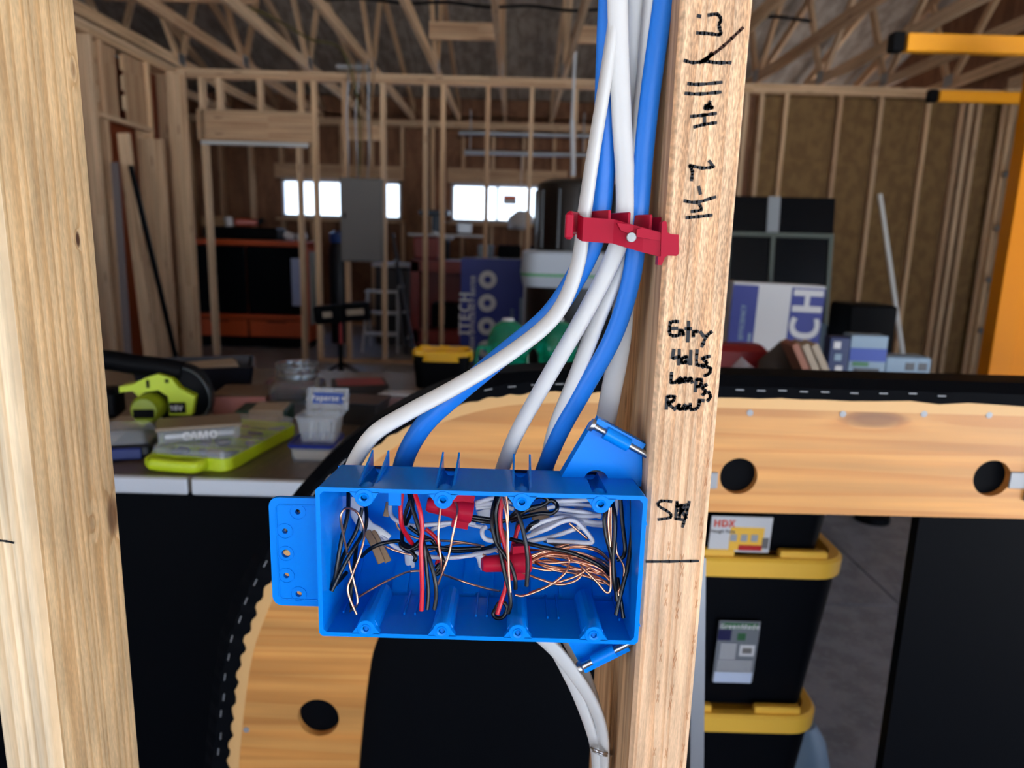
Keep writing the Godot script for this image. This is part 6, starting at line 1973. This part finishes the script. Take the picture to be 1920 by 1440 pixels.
func stacker() -> void:
	var s := thing("cable_stacker", "red plastic cable stacker nailed to the stud face holding the cables", "cable bracket")
	var st := begin()
	# front strap, jogging down to the stud
	var strap := [Vector3(0.0348, 1.2099, -0.4135), Vector3(0.0373, 1.2081, -0.4075), Vector3(0.0542, 1.2074, -0.4055), Vector3(0.061, 1.2055, -0.403), Vector3(0.0702, 1.2031, -0.4005), Vector3(0.0801, 1.2008, -0.399)]
	var hh := 0.0066
	for i in strap.size() - 1:
		var a: Vector3 = strap[i]
		var b: Vector3 = strap[i + 1]
		var u := Vector3(0, hh, 0)
		var t := Vector3(0, 0, -0.0026)
		quad(st, a - u, b - u, b + u, a + u)
		quad(st, b - u + t, a - u + t, a + u + t, b + u + t)
		quad(st, a + u, b + u, b + u + t, a + u + t)
		quad(st, a - u + t, b - u + t, b - u, a - u)
		if i == 0:
			quad(st, a - u + t, a - u, a + u, a + u + t)
	put(s, "front_strap", st.commit(), M.red)
	st = begin()
	var bk := [Vector3(0.0323, 1.2136, -0.452), Vector3(0.0887, 1.207, -0.452)]
	var mid: Vector3 = (bk[0] + bk[1]) * 0.5
	at_box(st, mid, Vector3(bk[1].x - bk[0].x, 0.013, 0.0022), Vector3(0, 0, -0.05))
	put(s, "rear_strap", st.commit(), M.red)
	for q in [Vector3(0.0451, 1.2142, -0.43), Vector3(0.0562, 1.2133, -0.43), Vector3(0.0685, 1.2124, -0.43), Vector3(0.0796, 1.2115, -0.43)]:
		st = begin()
		cbox(st, q + Vector3(0, -0.0015, 0), Vector3(0.0018, 0.013, 0.042), 0.0005, Vector3(0, 0.35, 0))
		put(s, "divider", st.commit(), M.red)
	st = begin()
	cbox(st, Vector3(0.0296, 1.2097, -0.409), Vector3(0.0046, 0.0145, 0.006), 0.0012)
	cbox(st, Vector3(0.0332, 1.2118, -0.421), Vector3(0.0040, 0.0125, 0.024), 0.0012, Vector3(0, -0.3, 0))
	put(s, "latch", st.commit(), M.red)
	# raised pads beside the nail
	st = begin()
	prism(st, Transform3D(Basis.IDENTITY, Vector3(0, 0, -0.4005)), P2(V([0.0553, 1.2119, -0.4005, 0.0576, 1.208, -0.4005, 0.0618, 1.2064, -0.4005, 0.0646, 1.2087, -0.4005, 0.0644, 1.211, -0.4005])), 0.004)
	prism(st, Transform3D(Basis.IDENTITY, Vector3(0, 0, -0.3985)), P2(V([0.066, 1.2047, -0.3985, 0.0799, 1.2028, -0.3985, 0.0796, 1.2068, -0.3985, 0.0689, 1.2097, -0.3985, 0.066, 1.2087, -0.3985])), 0.004)
	put(s, "pad", st.commit(), M.red)
	# cross tab on the stud face
	st = begin()
	prism(st, Transform3D(Basis.IDENTITY, Vector3(0, 0, -0.3975)), P2(V([0.0799, 1.1947, -0.3975, 0.0785, 1.1944, -0.3975, 0.0785, 1.1898, -0.3975, 0.0808, 1.1898, -0.3975, 0.0823, 1.1942, -0.3975, 0.0837, 1.1951, -0.3975, 0.0884, 1.195, -0.3975, 0.0898, 1.1962, -0.3975, 0.089, 1.2065, -0.3975, 0.0847, 1.2067, -0.3975, 0.0828, 1.2075, -0.3975, 0.0819, 1.2131, -0.3975, 0.0807, 1.2137, -0.3975, 0.0793, 1.2128, -0.3975, 0.0794, 1.2068, -0.3975])), 0.007)
	put(s, "stud_tab", st.commit(), M.red)
	st = begin()
	var p := Vector3(0.0634, 1.2044, -0.399)
	lathe(st, Transform3D(Basis.from_euler(Vector3(PI * 0.5, 0, 0)), p), [[0.0026, -0.002], [0.0027, 0.0], [0.0025, 0.0005], [0, 0.0006]], 24)
	put(s, "nail_head", st.commit(), plain(Color(0.62, 0.63, 0.63), 0.5, 0.4))

func P2(a: PackedVector3Array) -> PackedVector2Array:
	var out := PackedVector2Array()
	for v in a:
		out.append(Vector2(v.x, v.y))
	return out

# ==================================================================== conductors inside the box
func wires() -> void:
	var T := 0.00135
	var C := 0.00078
	var black_left := [V([-0.1024, 1.0411, -0.43, -0.1007, 1.0305, -0.42, -0.1032, 1.0153, -0.412, -0.1061, 0.995, -0.408, -0.1087, 0.9856, -0.41, -0.1086, 0.9828, -0.42, -0.1045, 0.9857, -0.43]), V([-0.094, 1.0297, -0.44, -0.091, 1.0245, -0.43, -0.0914, 1.0175, -0.425, -0.0964, 1.009, -0.415, -0.1024, 0.9978, -0.41, -0.108, 0.9853, -0.405]),
		V([-0.0959, 1.0266, -0.44, -0.0987, 1.0131, -0.435, -0.1042, 1.002, -0.43, -0.1077, 0.9928, -0.42, -0.1096, 0.9838, -0.415]), V([-0.0999, 1.0023, -0.44, -0.0993, 0.9921, -0.43, -0.0986, 0.9854, -0.42, -0.0987, 0.9765, -0.415, -0.0966, 0.9701, -0.41]),
		V([-0.1118, 1.0186, -0.43, -0.113, 1.0017, -0.425, -0.1131, 0.9888, -0.42, -0.1122, 0.9812, -0.42])]
	var black_left_says := ["black wire bent into a long narrow hairpin at the box's left wall", "black wire slanting down to a bright cut tip in the leftmost gang", "black wire behind the slanting one in the leftmost gang", "short black wire hanging inside the tall copper loop", "black wire lying flat against the left inner wall of the box"]
	for k in black_left.size():
		one("black_wire", black_left_says[k], "wire", wire(black_left[k], T), M.black_wire, "black wires in the leftmost gang")
	var copper_left := [
		["long copper loop standing up in the leftmost gang of the blue box", V([-0.1003, 1.0059, -0.415, -0.1019, 1.0236, -0.41, -0.1022, 1.033, -0.408, -0.1006, 1.037, -0.41, -0.098, 1.0358, -0.415, -0.0944, 1.0307, -0.42, -0.091, 1.0219, -0.42, -0.0897, 1.0159, -0.415, -0.0919, 1.0055, -0.41, -0.0958, 0.9945, -0.408, -0.0979, 0.9885, -0.405, -0.0968, 0.9817, -0.404, -0.092, 0.9717, -0.402])],
		["copper strand crossing the tall copper loop in the leftmost gang", V([-0.1003, 1.0063, -0.415, -0.098, 0.9985, -0.412, -0.0949, 0.9876, -0.41, -0.0929, 0.9804, -0.408, -0.0931, 0.9749, -0.407, -0.098, 0.9693, -0.41])],
		["thin copper wire rising from the leftmost gang towards the second gang", V([-0.0931, 0.9779, -0.412, -0.0873, 0.9788, -0.42, -0.0784, 0.9802, -0.43, -0.0691, 0.981, -0.44, -0.0638, 0.9803, -0.445, -0.0571, 0.9807, -0.445])],
		["copper wire that drops from the second boss beside the red wire nut", V([-0.0422, 1.0385, -0.42, -0.043, 1.0269, -0.415, -0.043, 1.0167, -0.413, -0.0412, 1.007, -0.41, -0.041, 0.9964, -0.412])],
		["copper wire bowed right of the second boss below the upper wire nut", V([-0.0361, 1.0415, -0.425, -0.0321, 1.0369, -0.42, -0.0323, 1.0308, -0.415, -0.0341, 1.0206, -0.413, -0.0359, 1.01, -0.412, -0.0388, 1.0005, -0.41, -0.0428, 0.9891, -0.41])],
		["copper wire running low across the second and third gangs", V([-0.0414, 0.986, -0.43, -0.0319, 0.9773, -0.44, -0.0206, 0.9737, -0.44, -0.0103, 0.9738, -0.435, -0.0041, 0.9754, -0.43])],
		["copper wire along the back of the box behind the black knot", V([-0.0834, 0.9956, -0.45, -0.0751, 0.9922, -0.45, -0.0645, 0.9901, -0.45, -0.0517, 0.9929, -0.45, -0.0367, 0.9982, -0.45, -0.0277, 0.9992, -0.45, -0.0163, 0.9972, -0.45, -0.0065, 0.9934, -0.45])],
		["faint straight copper wire at the back above the black crossing wire", V([-0.0758, 1.0162, -0.45, -0.0728, 1.0075, -0.45, -0.0593, 1.0015, -0.45, -0.0457, 1.0007, -0.45, -0.033, 1.0003, -0.45, -0.0156, 0.9976, -0.45])],
		["copper wire hanging before the red wire of the third gang", V([-0.0038, 1.0462, -0.415, -0.0015, 1.0374, -0.41, -0.0002, 1.0274, -0.408, 0.0006, 1.0138, -0.406, 0.0013, 1.0002, -0.404, 0.0026, 0.9889, -0.403])],
		["second copper wire beside the hanging one in the third gang", V([-0.0014, 1.047, -0.415, -0.0004, 1.0366, -0.412, -0.0002, 1.0161, -0.409, 0.0008, 1.006, -0.407])],
		["copper wire sagging in a wide curve below the lower wire nut", V([-0.0159, 1.0008, -0.43, -0.0042, 0.9973, -0.425, 0.008, 0.9947, -0.42, 0.0185, 0.993, -0.415, 0.0325, 0.9904, -0.412, 0.0428, 0.993, -0.412, 0.0477, 0.9976, -0.415, 0.0466, 1.0012, -0.42])],
		["lowest copper wire curving up from the third boss to the bundle", V([0.0058, 0.9835, -0.41, 0.0118, 0.9833, -0.41, 0.0256, 0.9887, -0.412, 0.0359, 0.9958, -0.415, 0.0395, 1.0018, -0.42, 0.038, 1.0055, -0.42])],
		["copper wire slanting through the two low curves right of the third boss", V([0.0146, 0.9828, -0.414, 0.0291, 0.9893, -0.414, 0.0429, 0.995, -0.414, 0.0519, 1.0003, -0.416])],
		["copper wire looping down and up at the right end of the bundle", V([0.046, 1.0033, -0.414, 0.0492, 1.0009, -0.41, 0.0562, 0.9946, -0.408, 0.0619, 0.9886, -0.407, 0.0646, 0.9909, -0.407, 0.0644, 1.0028, -0.41, 0.0644, 1.0088, -0.413])],
		["copper wire upright between the black wires of the rightmost gang", V([0.062, 1.0417, -0.413, 0.0616, 1.0316, -0.411, 0.0633, 1.018, -0.409])],
		["second upright copper wire between the black wires of the rightmost gang", V([0.063, 1.0417, -0.414, 0.0634, 1.0298, -0.412, 0.0638, 1.0146, -0.41])],
		["copper wire twisting down to the bottom of the rightmost gang", V([0.0671, 1.0197, -0.412, 0.0678, 1.0133, -0.41, 0.0725, 1.0045, -0.41, 0.0721, 0.9944, -0.408, 0.0693, 0.9901, -0.406, 0.0701, 0.9869, -0.405])],
		["thin copper wire slanting across the white wires of the third gang", V([0.0391, 1.0247, -0.428, 0.0451, 1.0196, -0.428, 0.0514, 1.0144, -0.428])]]
	for e in copper_left:
		one("copper_wire", e[0], "wire", wire(e[1], C), M.copper)
	# the bundle of bare grounds from the lower wire nut to the right wall
	var rng := RandomNumberGenerator.new()
	rng.seed = 17
	var upper := V([0.0137, 1.0063, -0.425, 0.0268, 1.01, -0.426, 0.043, 1.0118, -0.424, 0.0572, 1.0085, -0.423, 0.0657, 1.0006, -0.424])
	var lower := V([0.014, 0.9982, -0.425, 0.0273, 0.9957, -0.424, 0.0437, 0.9936, -0.423, 0.058, 0.9907, -0.422, 0.0658, 0.9881, -0.42])
	for k in 18:
		var p := PackedVector3Array()
		for i in 5:
			var loose: float = [0.0004, 0.0016, 0.0014, 0.0011, 0.0004][i]
			p.append(upper[i].lerp(lower[i], k / 17.0) + Vector3(0, rng.randf_range(-loose, loose), rng.randf_range(-0.006, 0.008)))
		one("ground_wire", "bare copper ground wire in the bundle gripped by the lower wire nut", "wire", wire(p, C, 7, 5), M.copper, "bundle of bare grounds")
	var red := [
		["short red wire bowed left in the second gang", V([-0.0665, 1.0454, -0.42, -0.0675, 1.0351, -0.42, -0.0669, 1.0241, -0.42, -0.0645, 1.0146, -0.425, -0.0615, 1.0067, -0.43])],
		["long red wire hanging to a cut end in the second gang", V([-0.0582, 1.0475, -0.415, -0.054, 1.0373, -0.41, -0.0524, 1.0259, -0.408, -0.0529, 1.0159, -0.406, -0.0522, 1.0022, -0.404, -0.0517, 0.988, -0.403, -0.052, 0.9755, -0.402])],
		["red wire disappearing behind the black knot in the second gang", V([-0.0543, 1.0131, -0.44, -0.0499, 1.0093, -0.44, -0.0462, 1.0047, -0.44, -0.045, 0.9969, -0.44, -0.0468, 0.9881, -0.44])],
		["red wire hanging through the black loop in the third gang", V([-0.0039, 1.0443, -0.42, -0.0049, 1.0345, -0.417, -0.0043, 1.0243, -0.415, -0.0016, 1.0142, -0.413, 0.0001, 1.0034, -0.411, -0.0002, 0.9907, -0.408, -0.0027, 0.9825, -0.405, -0.0052, 0.9743, -0.402])],
		["short red wire behind the black bundle of the third gang", V([0.0076, 1.0225, -0.43, 0.004, 1.0121, -0.425, 0.0028, 1.0052, -0.42])]]
	for e in red:
		one("red_wire", e[0], "wire", wire(e[1], T * 1.08), M.red_wire)
	var black_mid := [V([-0.0631, 1.0437, -0.425, -0.0595, 1.0332, -0.42, -0.0547, 1.0206, -0.415, -0.0516, 1.0141, -0.41, -0.0496, 1.0004, -0.408, -0.0482, 0.9865, -0.406, -0.0486, 0.9753, -0.404]), V([-0.0616, 1.0404, -0.42, -0.0568, 1.0287, -0.415, -0.0522, 1.0161, -0.412, -0.0475, 1.0056, -0.408, -0.0441, 0.9946, -0.405, -0.0432, 0.984, -0.404, -0.0441, 0.976, -0.403]),
		V([-0.0617, 1.0404, -0.43, -0.066, 1.0275, -0.43, -0.0684, 1.0152, -0.432, -0.0686, 1.0055, -0.435, -0.0649, 1.0046, -0.432]), V([-0.0667, 1.0179, -0.435, -0.062, 1.0299, -0.432, -0.0613, 1.0389, -0.43]), V([-0.0469, 0.9992, -0.44, -0.0422, 0.9977, -0.43, -0.0414, 0.9915, -0.43, -0.0457, 0.9859, -0.43, -0.0442, 0.992, -0.432, -0.0465, 0.9898, -0.43]),
		V([-0.096, 0.9945, -0.435, -0.0891, 1.0024, -0.43, -0.0811, 1.0065, -0.43, -0.0718, 1.0061, -0.435, -0.0665, 1.0049, -0.433, -0.0624, 1.0048, -0.43, -0.0566, 1.008, -0.43, -0.0529, 1.0083, -0.435]), V([-0.0693, 1.0085, -0.428, -0.0679, 1.0064, -0.426, -0.064, 1.0046, -0.426, -0.0598, 1.0062, -0.427, -0.0566, 1.0088, -0.43, -0.0505, 1.0088, -0.433]), V([-0.0624, 1.0017, -0.43, -0.0592, 0.9985, -0.428, -0.06, 0.9958, -0.428]),
		V([-0.0646, 1.0164, -0.435, -0.0573, 1.0112, -0.435, -0.0504, 1.0062, -0.438, -0.0462, 1, -0.44, -0.0362, 0.9956, -0.445, -0.0213, 0.9969, -0.445, -0.0111, 1.0018, -0.44, -0.0064, 1.0073, -0.435]), V([-0.0699, 1.0044, -0.432, -0.0641, 1.0007, -0.432, -0.0583, 1.0032, -0.432, -0.0494, 1.0025, -0.436, -0.036, 0.9986, -0.442, -0.0175, 0.9999, -0.442])]
	var black_mid_says := ["black wire hanging beside the long red one to a cut end", "black wire crossing the long red one and ending right of it", "black wire curving from the top down into the black knot", "short black wire leaning between the two red wires at the top", "black wire coiled low beside the hanging copper wires", "black wire arching from the leftmost gang into the black knot", "black wire wrapped around the knot in the second gang", "short black stub sticking out below the knot", "black wire running from the knot along the back to the third gang", "lower black wire running from the knot to the third gang"]
	for k in black_mid.size():
		one("black_wire", black_mid_says[k], "wire", wire(black_mid[k], T), M.black_wire, "black wires in the second gang")
	var black_third := [V([-0.0074, 1.0431, -0.425, -0.0096, 1.0369, -0.42, -0.0099, 1.0278, -0.415, -0.0072, 1.0175, -0.412, -0.0029, 1.0119, -0.41, 0.0022, 1.0049, -0.408, 0.0051, 0.9971, -0.406, 0.0057, 0.9897, -0.406]), V([-0.0052, 1.0443, -0.42, -0.0077, 1.034, -0.418, -0.0058, 1.0178, -0.413, -0.0035, 1.0082, -0.41, -0.0011, 0.9981, -0.408, 0.0019, 0.9886, -0.405, 0.0028, 0.9802, -0.404, 0.0016, 0.9742, -0.404]),
		V([-0.0004, 1.0444, -0.42, 0.0039, 1.0414, -0.415, 0.0068, 1.0355, -0.41, 0.0097, 1.026, -0.407, 0.0117, 1.0168, -0.405, 0.0127, 1.0056, -0.404, 0.0124, 0.9933, -0.403]), V([0.0065, 1.0236, -0.43, 0.0053, 1.0145, -0.43, 0.0063, 1.0053, -0.425, 0.0044, 0.9968, -0.425]), V([-0.0058, 0.9744, -0.41, -0.0077, 0.9716, -0.408, -0.0059, 0.9687, -0.408, -0.0018, 0.9686, -0.409, 0.0009, 0.9731, -0.41, -0.0006, 0.977, -0.411, -0.0041, 0.9773, -0.411, -0.0061, 0.9744, -0.41]),
		V([-0.025, 1.025, -0.43, -0.0142, 1.0234, -0.43, -0.0035, 1.0261, -0.425, 0.0069, 1.0329, -0.42, 0.0144, 1.0376, -0.42, 0.0206, 1.0392, -0.42, 0.024, 1.0415, -0.42, 0.0232, 1.0444, -0.42, 0.0183, 1.045, -0.42, 0.0128, 1.0419, -0.42, 0.0047, 1.0343, -0.42, 0.0007, 1.0285, -0.425]), V([0.0021, 1.0263, -0.425, 0.0104, 1.0316, -0.42, 0.02, 1.0348, -0.418, 0.0269, 1.035, -0.418, 0.0302, 1.0381, -0.418, 0.0295, 1.0409, -0.42, 0.026, 1.0427, -0.42, 0.0206, 1.0392, -0.42, 0.0103, 1.0352, -0.42]),
		V([0.0017, 1.0164, -0.42, 0.0122, 1.016, -0.415, 0.0246, 1.0147, -0.412, 0.0383, 1.0131, -0.41, 0.0509, 1.0083, -0.41, 0.0597, 1.0024, -0.412, 0.0646, 0.9966, -0.415]), V([0.0117, 1.0177, -0.43, 0.0149, 1.0244, -0.425, 0.0193, 1.0248, -0.43]), V([-0.0327, 1.0301, -0.428, -0.025, 1.0269, -0.43, -0.0157, 1.0256, -0.43, -0.0085, 1.0247, -0.43])]
	var black_third_says := ["black wire bowed furthest left in the third gang", "long black wire hanging past the red one to the floor of the box", "black wire bowed right to a cut end in the third gang", "short black wire behind the hanging red one of the third gang", "small black ring at the bottom of the red wire", "black wire looping back left of the third screw boss", "black wire with the loop nearest the third screw boss's right", "long straight black wire crossing above the copper bundle", "short black wire curl behind the white wire fan", "black wire leaving the upper red wire nut to the right"]
	for k in black_third.size():
		one("black_wire", black_third_says[k], "wire", wire(black_third[k], T), M.black_wire, "black wires in the third gang")
	var black_right := [V([0.0629, 1.0456, -0.42, 0.0608, 1.0409, -0.415, 0.0591, 1.0348, -0.412, 0.0604, 1.0247, -0.41, 0.0635, 1.0143, -0.409, 0.066, 1.0038, -0.408, 0.0679, 0.9901, -0.406, 0.0688, 0.9839, -0.405]), V([0.0637, 1.0449, -0.42, 0.0656, 1.0367, -0.413, 0.0658, 1.0249, -0.41, 0.0653, 1.0112, -0.408, 0.0661, 0.9974, -0.406, 0.0679, 0.9901, -0.406]),
		V([0.0712, 1.0414, -0.43, 0.0727, 1.0262, -0.425, 0.0742, 1.0134, -0.42, 0.0735, 1.0066, -0.42, 0.0694, 1.0042, -0.42]), V([0.0773, 1.0441, -0.425, 0.0778, 1.0284, -0.42, 0.0767, 1.0157, -0.415, 0.0746, 1.0031, -0.41, 0.0713, 0.9902, -0.406, 0.0681, 0.9762, -0.402]), V([0.0691, 0.996, -0.412, 0.0703, 0.9891, -0.408, 0.0732, 0.9728, -0.405]), V([0.0772, 1.0415, -0.432, 0.0783, 1.0236, -0.428, 0.0771, 1.0059, -0.42, 0.0751, 0.9962, -0.415])]
	var black_right_says := ["black wire bowed left around the upright copper wires at right", "black wire bowed right around the upright copper wires at right", "black wire with a hooked lower end near the right wall", "long black wire crossing down to a bright tip at lower right", "short black wire end crossing the bright tip at lower right", "black wire pressed closest to the box's right inner wall"]
	for k in black_right.size():
		one("black_wire", black_right_says[k], "wire", wire(black_right[k], T), M.black_wire, "black wires in the rightmost gang")
	var white := [V([-0.0794, 1.0247, -0.45, -0.0779, 1.0205, -0.445, -0.0726, 1.018, -0.44, -0.0631, 1.0151, -0.44, -0.0507, 1.0163, -0.44, -0.036, 1.0179, -0.44, -0.0253, 1.015, -0.445, -0.0157, 1.0129, -0.445]), V([-0.0505, 1.0107, -0.445, -0.0435, 1.0149, -0.442, -0.0325, 1.0177, -0.442, -0.0215, 1.0167, -0.442]),
		V([-0.0873, 1.0025, -0.455, -0.0807, 0.9976, -0.452, -0.0728, 0.9939, -0.45, -0.0623, 0.9941, -0.445, -0.0505, 0.9935, -0.44, -0.0393, 0.994, -0.438, -0.0246, 0.996, -0.438, -0.0111, 0.9987, -0.44, -0.0064, 1.0004, -0.44])]
	var white_says := ["white wire curving from a torn sheath along the second gang's back", "faint upper white wire behind the upper red wire nut", "low white wire running behind the knot to the third gang"]
	for k in white.size():
		one("white_wire", white_says[k], "wire", wire(white[k], T * 1.1), M.white_wire, "white wires behind the second gang")
	white = [V([-0.021, 1.0353, -0.432, -0.0138, 1.0385, -0.43, -0.0082, 1.0398, -0.43, -0.0018, 1.0407, -0.43]), V([-0.0209, 1.0334, -0.432, -0.0124, 1.0357, -0.43, -0.0039, 1.0373, -0.43, 0.0032, 1.0371, -0.43]), V([-0.021, 1.0311, -0.434, -0.0124, 1.0321, -0.434, -0.0038, 1.0327, -0.434, 0.0034, 1.031, -0.434]), V([0.028, 1.0386, -0.43, 0.0422, 1.0394, -0.43, 0.0541, 1.0391, -0.435]),
		V([0.0124, 1.0185, -0.43, 0.0215, 1.0241, -0.43, 0.032, 1.0274, -0.43, 0.0392, 1.0276, -0.43, 0.0464, 1.0248, -0.43, 0.0543, 1.0215, -0.435, 0.0622, 1.0189, -0.44]), V([0.0124, 1.0148, -0.428, 0.025, 1.0209, -0.427, 0.0354, 1.0269, -0.426, 0.0423, 1.0275, -0.425, 0.0488, 1.0221, -0.424, 0.0538, 1.0155, -0.424, 0.0521, 1.0135, -0.424, 0.043, 1.0132, -0.425, 0.0254, 1.0125, -0.428]),
		V([0.0134, 1.01, -0.432, 0.029, 1.014, -0.431, 0.0431, 1.0202, -0.43, 0.0501, 1.0227, -0.43]), V([0.0287, 1.0284, -0.435, 0.0394, 1.0279, -0.433, 0.0501, 1.0279, -0.433, 0.0597, 1.0281, -0.435]), V([0.0322, 1.0311, -0.436, 0.0429, 1.0307, -0.434, 0.0501, 1.03, -0.434, 0.0599, 1.0266, -0.436]), V([0.0359, 1.0267, -0.434, 0.0466, 1.0255, -0.432, 0.0574, 1.0239, -0.432, 0.062, 1.0238, -0.434]),
		V([-0.0142, 1.02, -0.43, -0.0163, 1.0185, -0.428, -0.016, 1.0156, -0.426, -0.0135, 1.013, -0.426, -0.0082, 1.0113, -0.428]), V([0.0154, 1.0154, -0.434, 0.0267, 1.0221, -0.433, 0.0395, 1.0257, -0.433, 0.0511, 1.0247, -0.434]), V([0.0252, 1.0301, -0.44, 0.0397, 1.0329, -0.44, 0.0545, 1.0318, -0.442, 0.0619, 1.0335, -0.444]), V([0.0441, 1.0272, -0.446, 0.0505, 1.0305, -0.446, 0.0556, 1.0326, -0.446])]
	white_says = ["uppermost white wire entering the upper red wire nut", "middle white wire entering the upper red wire nut", "lowest white wire entering the upper red wire nut", "straight white wire at the very top beside the fourth boss", "white wire arching over the fan to the right", "white wire bent into a sharp hairpin in the middle of the fan", "lowest straight white wire of the fan above the copper", "white wire second from the top of the fan's right bundle", "top white wire of the fan's right bundle", "white wire third from the top of the fan's right bundle", "white wire hooked left of the third gang's black bundle", "white wire between the arch and the straight low one in the fan", "faint white wire high at the back of the fan", "short slanting white wire behind the fourth boss"]
	for k in white.size():
		one("white_wire", white_says[k], "wire", wire(white[k], T * 1.15), M.white_wire, "white wires in the third gang")
	one("white_wire", "white insulated wire at the top of the rightmost gang", "wire", wire(V([0.0686, 1.0428, -0.43, 0.0696, 1.0368, -0.432, 0.07, 1.0284, -0.436]), T), M.white_wire)
	# cut-back sheaths and their kraft paper
	var sh := [["white sheath end entering behind the leftmost gang", V([-0.1059, 1.0258, -0.462, -0.1039, 1.0165, -0.459, -0.0965, 1.0067, -0.456, -0.0888, 1.0025, -0.455, -0.0828, 0.9974, -0.455]), 0.0052], ["white sheath end at the back below the black knot", V([-0.0685, 0.9855, -0.4615, -0.0676, 0.9772, -0.4615, -0.0658, 0.9672, -0.4615]), 0.0034], ["white sheath end behind the lower wire nut", V([-0.0218, 0.9896, -0.461, -0.0178, 0.9839, -0.461, -0.0161, 0.9756, -0.461]), 0.0036], ["grey-white sheath end behind the upper right loops", V([-0.0176, 1.0211, -0.458, -0.0152, 1.0155, -0.458, -0.0144, 1.0115, -0.458]), 0.005]]
	for e in sh:
		var st := begin()
		sweep(st, e[1], e[2], 0.002, Vector3(1, 0.4, 0), Vector3(0.7, 0.7, 0), 12, 5)
		one("sheath_end", e[0], "cable end", st, M.white_sheath)
	var pp := [["brown kraft paper strip fanning out in the leftmost gang", V([-0.0957, 1.0052, -0.452, -0.0901, 0.9992, -0.446, -0.0831, 0.9891, -0.438]), 0.0026], ["second brown kraft paper strip fanning out in the leftmost gang", V([-0.0922, 1.0049, -0.453, -0.0858, 0.9972, -0.447, -0.079, 0.9891, -0.44]), 0.0024], ["torn brown paper strip at the top of the second gang", V([-0.0811, 1.0251, -0.455, -0.0813, 1.0215, -0.45, -0.0821, 1.0176, -0.448]), 0.0020], ["brown paper strip behind the white wire loops", V([0.0184, 1.0261, -0.452, 0.0215, 1.0222, -0.45, 0.0216, 1.0175, -0.448]), 0.006], ["brown paper strip above the copper bundle", V([0.0256, 1.0043, -0.444, 0.0321, 1.0039, -0.44, 0.0408, 1.0043, -0.438]), 0.0045], ["brown paper scrap beside the upper wire nut bundle", V([-0.0125, 1.0109, -0.448, -0.0064, 1.0088, -0.446, -0.0033, 1.0034, -0.444]), 0.005]]
	for e in pp:
		var st := begin()
		sweep(st, e[1], e[2], 0.0004, Vector3(1, -0.3, 0.1), Vector3(1, -0.3, 0.1), 8, 4)
		one("kraft_paper", e[0], "paper", st, M.paper)
	wire_nut("upper red wire nut with wings at the top of the second gang", Vector3(-0.0232, 1.0309, -0.427), Vector3(-0.0517, 1.0366, -0.424), 1)
	wire_nut("lower red wire nut gripping the copper bundle in the third gang", Vector3(0.014, 1.0008, -0.422), Vector3(-0.0156, 1.0016, -0.414), 0)

func wire_nut(label: String, a: Vector3, b: Vector3, wings: int) -> void:
	var o := thing("wire_nut", label, "wire nut", a)
	var d := b - a
	var l := d.length()
	var st := begin()
	lathe(st, along(Vector3.ZERO, d), [[0.0052, 0.0], [0.0072, 0.0], [0.0070, l * 0.32], [0.0062, l * 0.4], [0.0056, l * 0.5], [0.0050, l * 0.93], [0.0040, l], [0, l]], 22)
	put(o, "cap", st.commit(), M.red)
	st = begin()
	for s in [-1, 1]:
		var xf := along(Vector3.ZERO, d)
		box(st, Transform3D(xf.basis, xf.basis * Vector3(s * 0.0085, l * 0.2, 0)), Vector3(0.006, l * 0.36, 0.004))
	if wings:
		var xf := along(Vector3.ZERO, d)
		box(st, Transform3D(xf.basis * Basis.from_euler(Vector3(0, 0, 0.25)), xf.basis * Vector3(0.011, l * 0.42, 0.002)), Vector3(0.009, l * 0.3, 0.004))
	put(o, "wing", st.commit(), M.red)
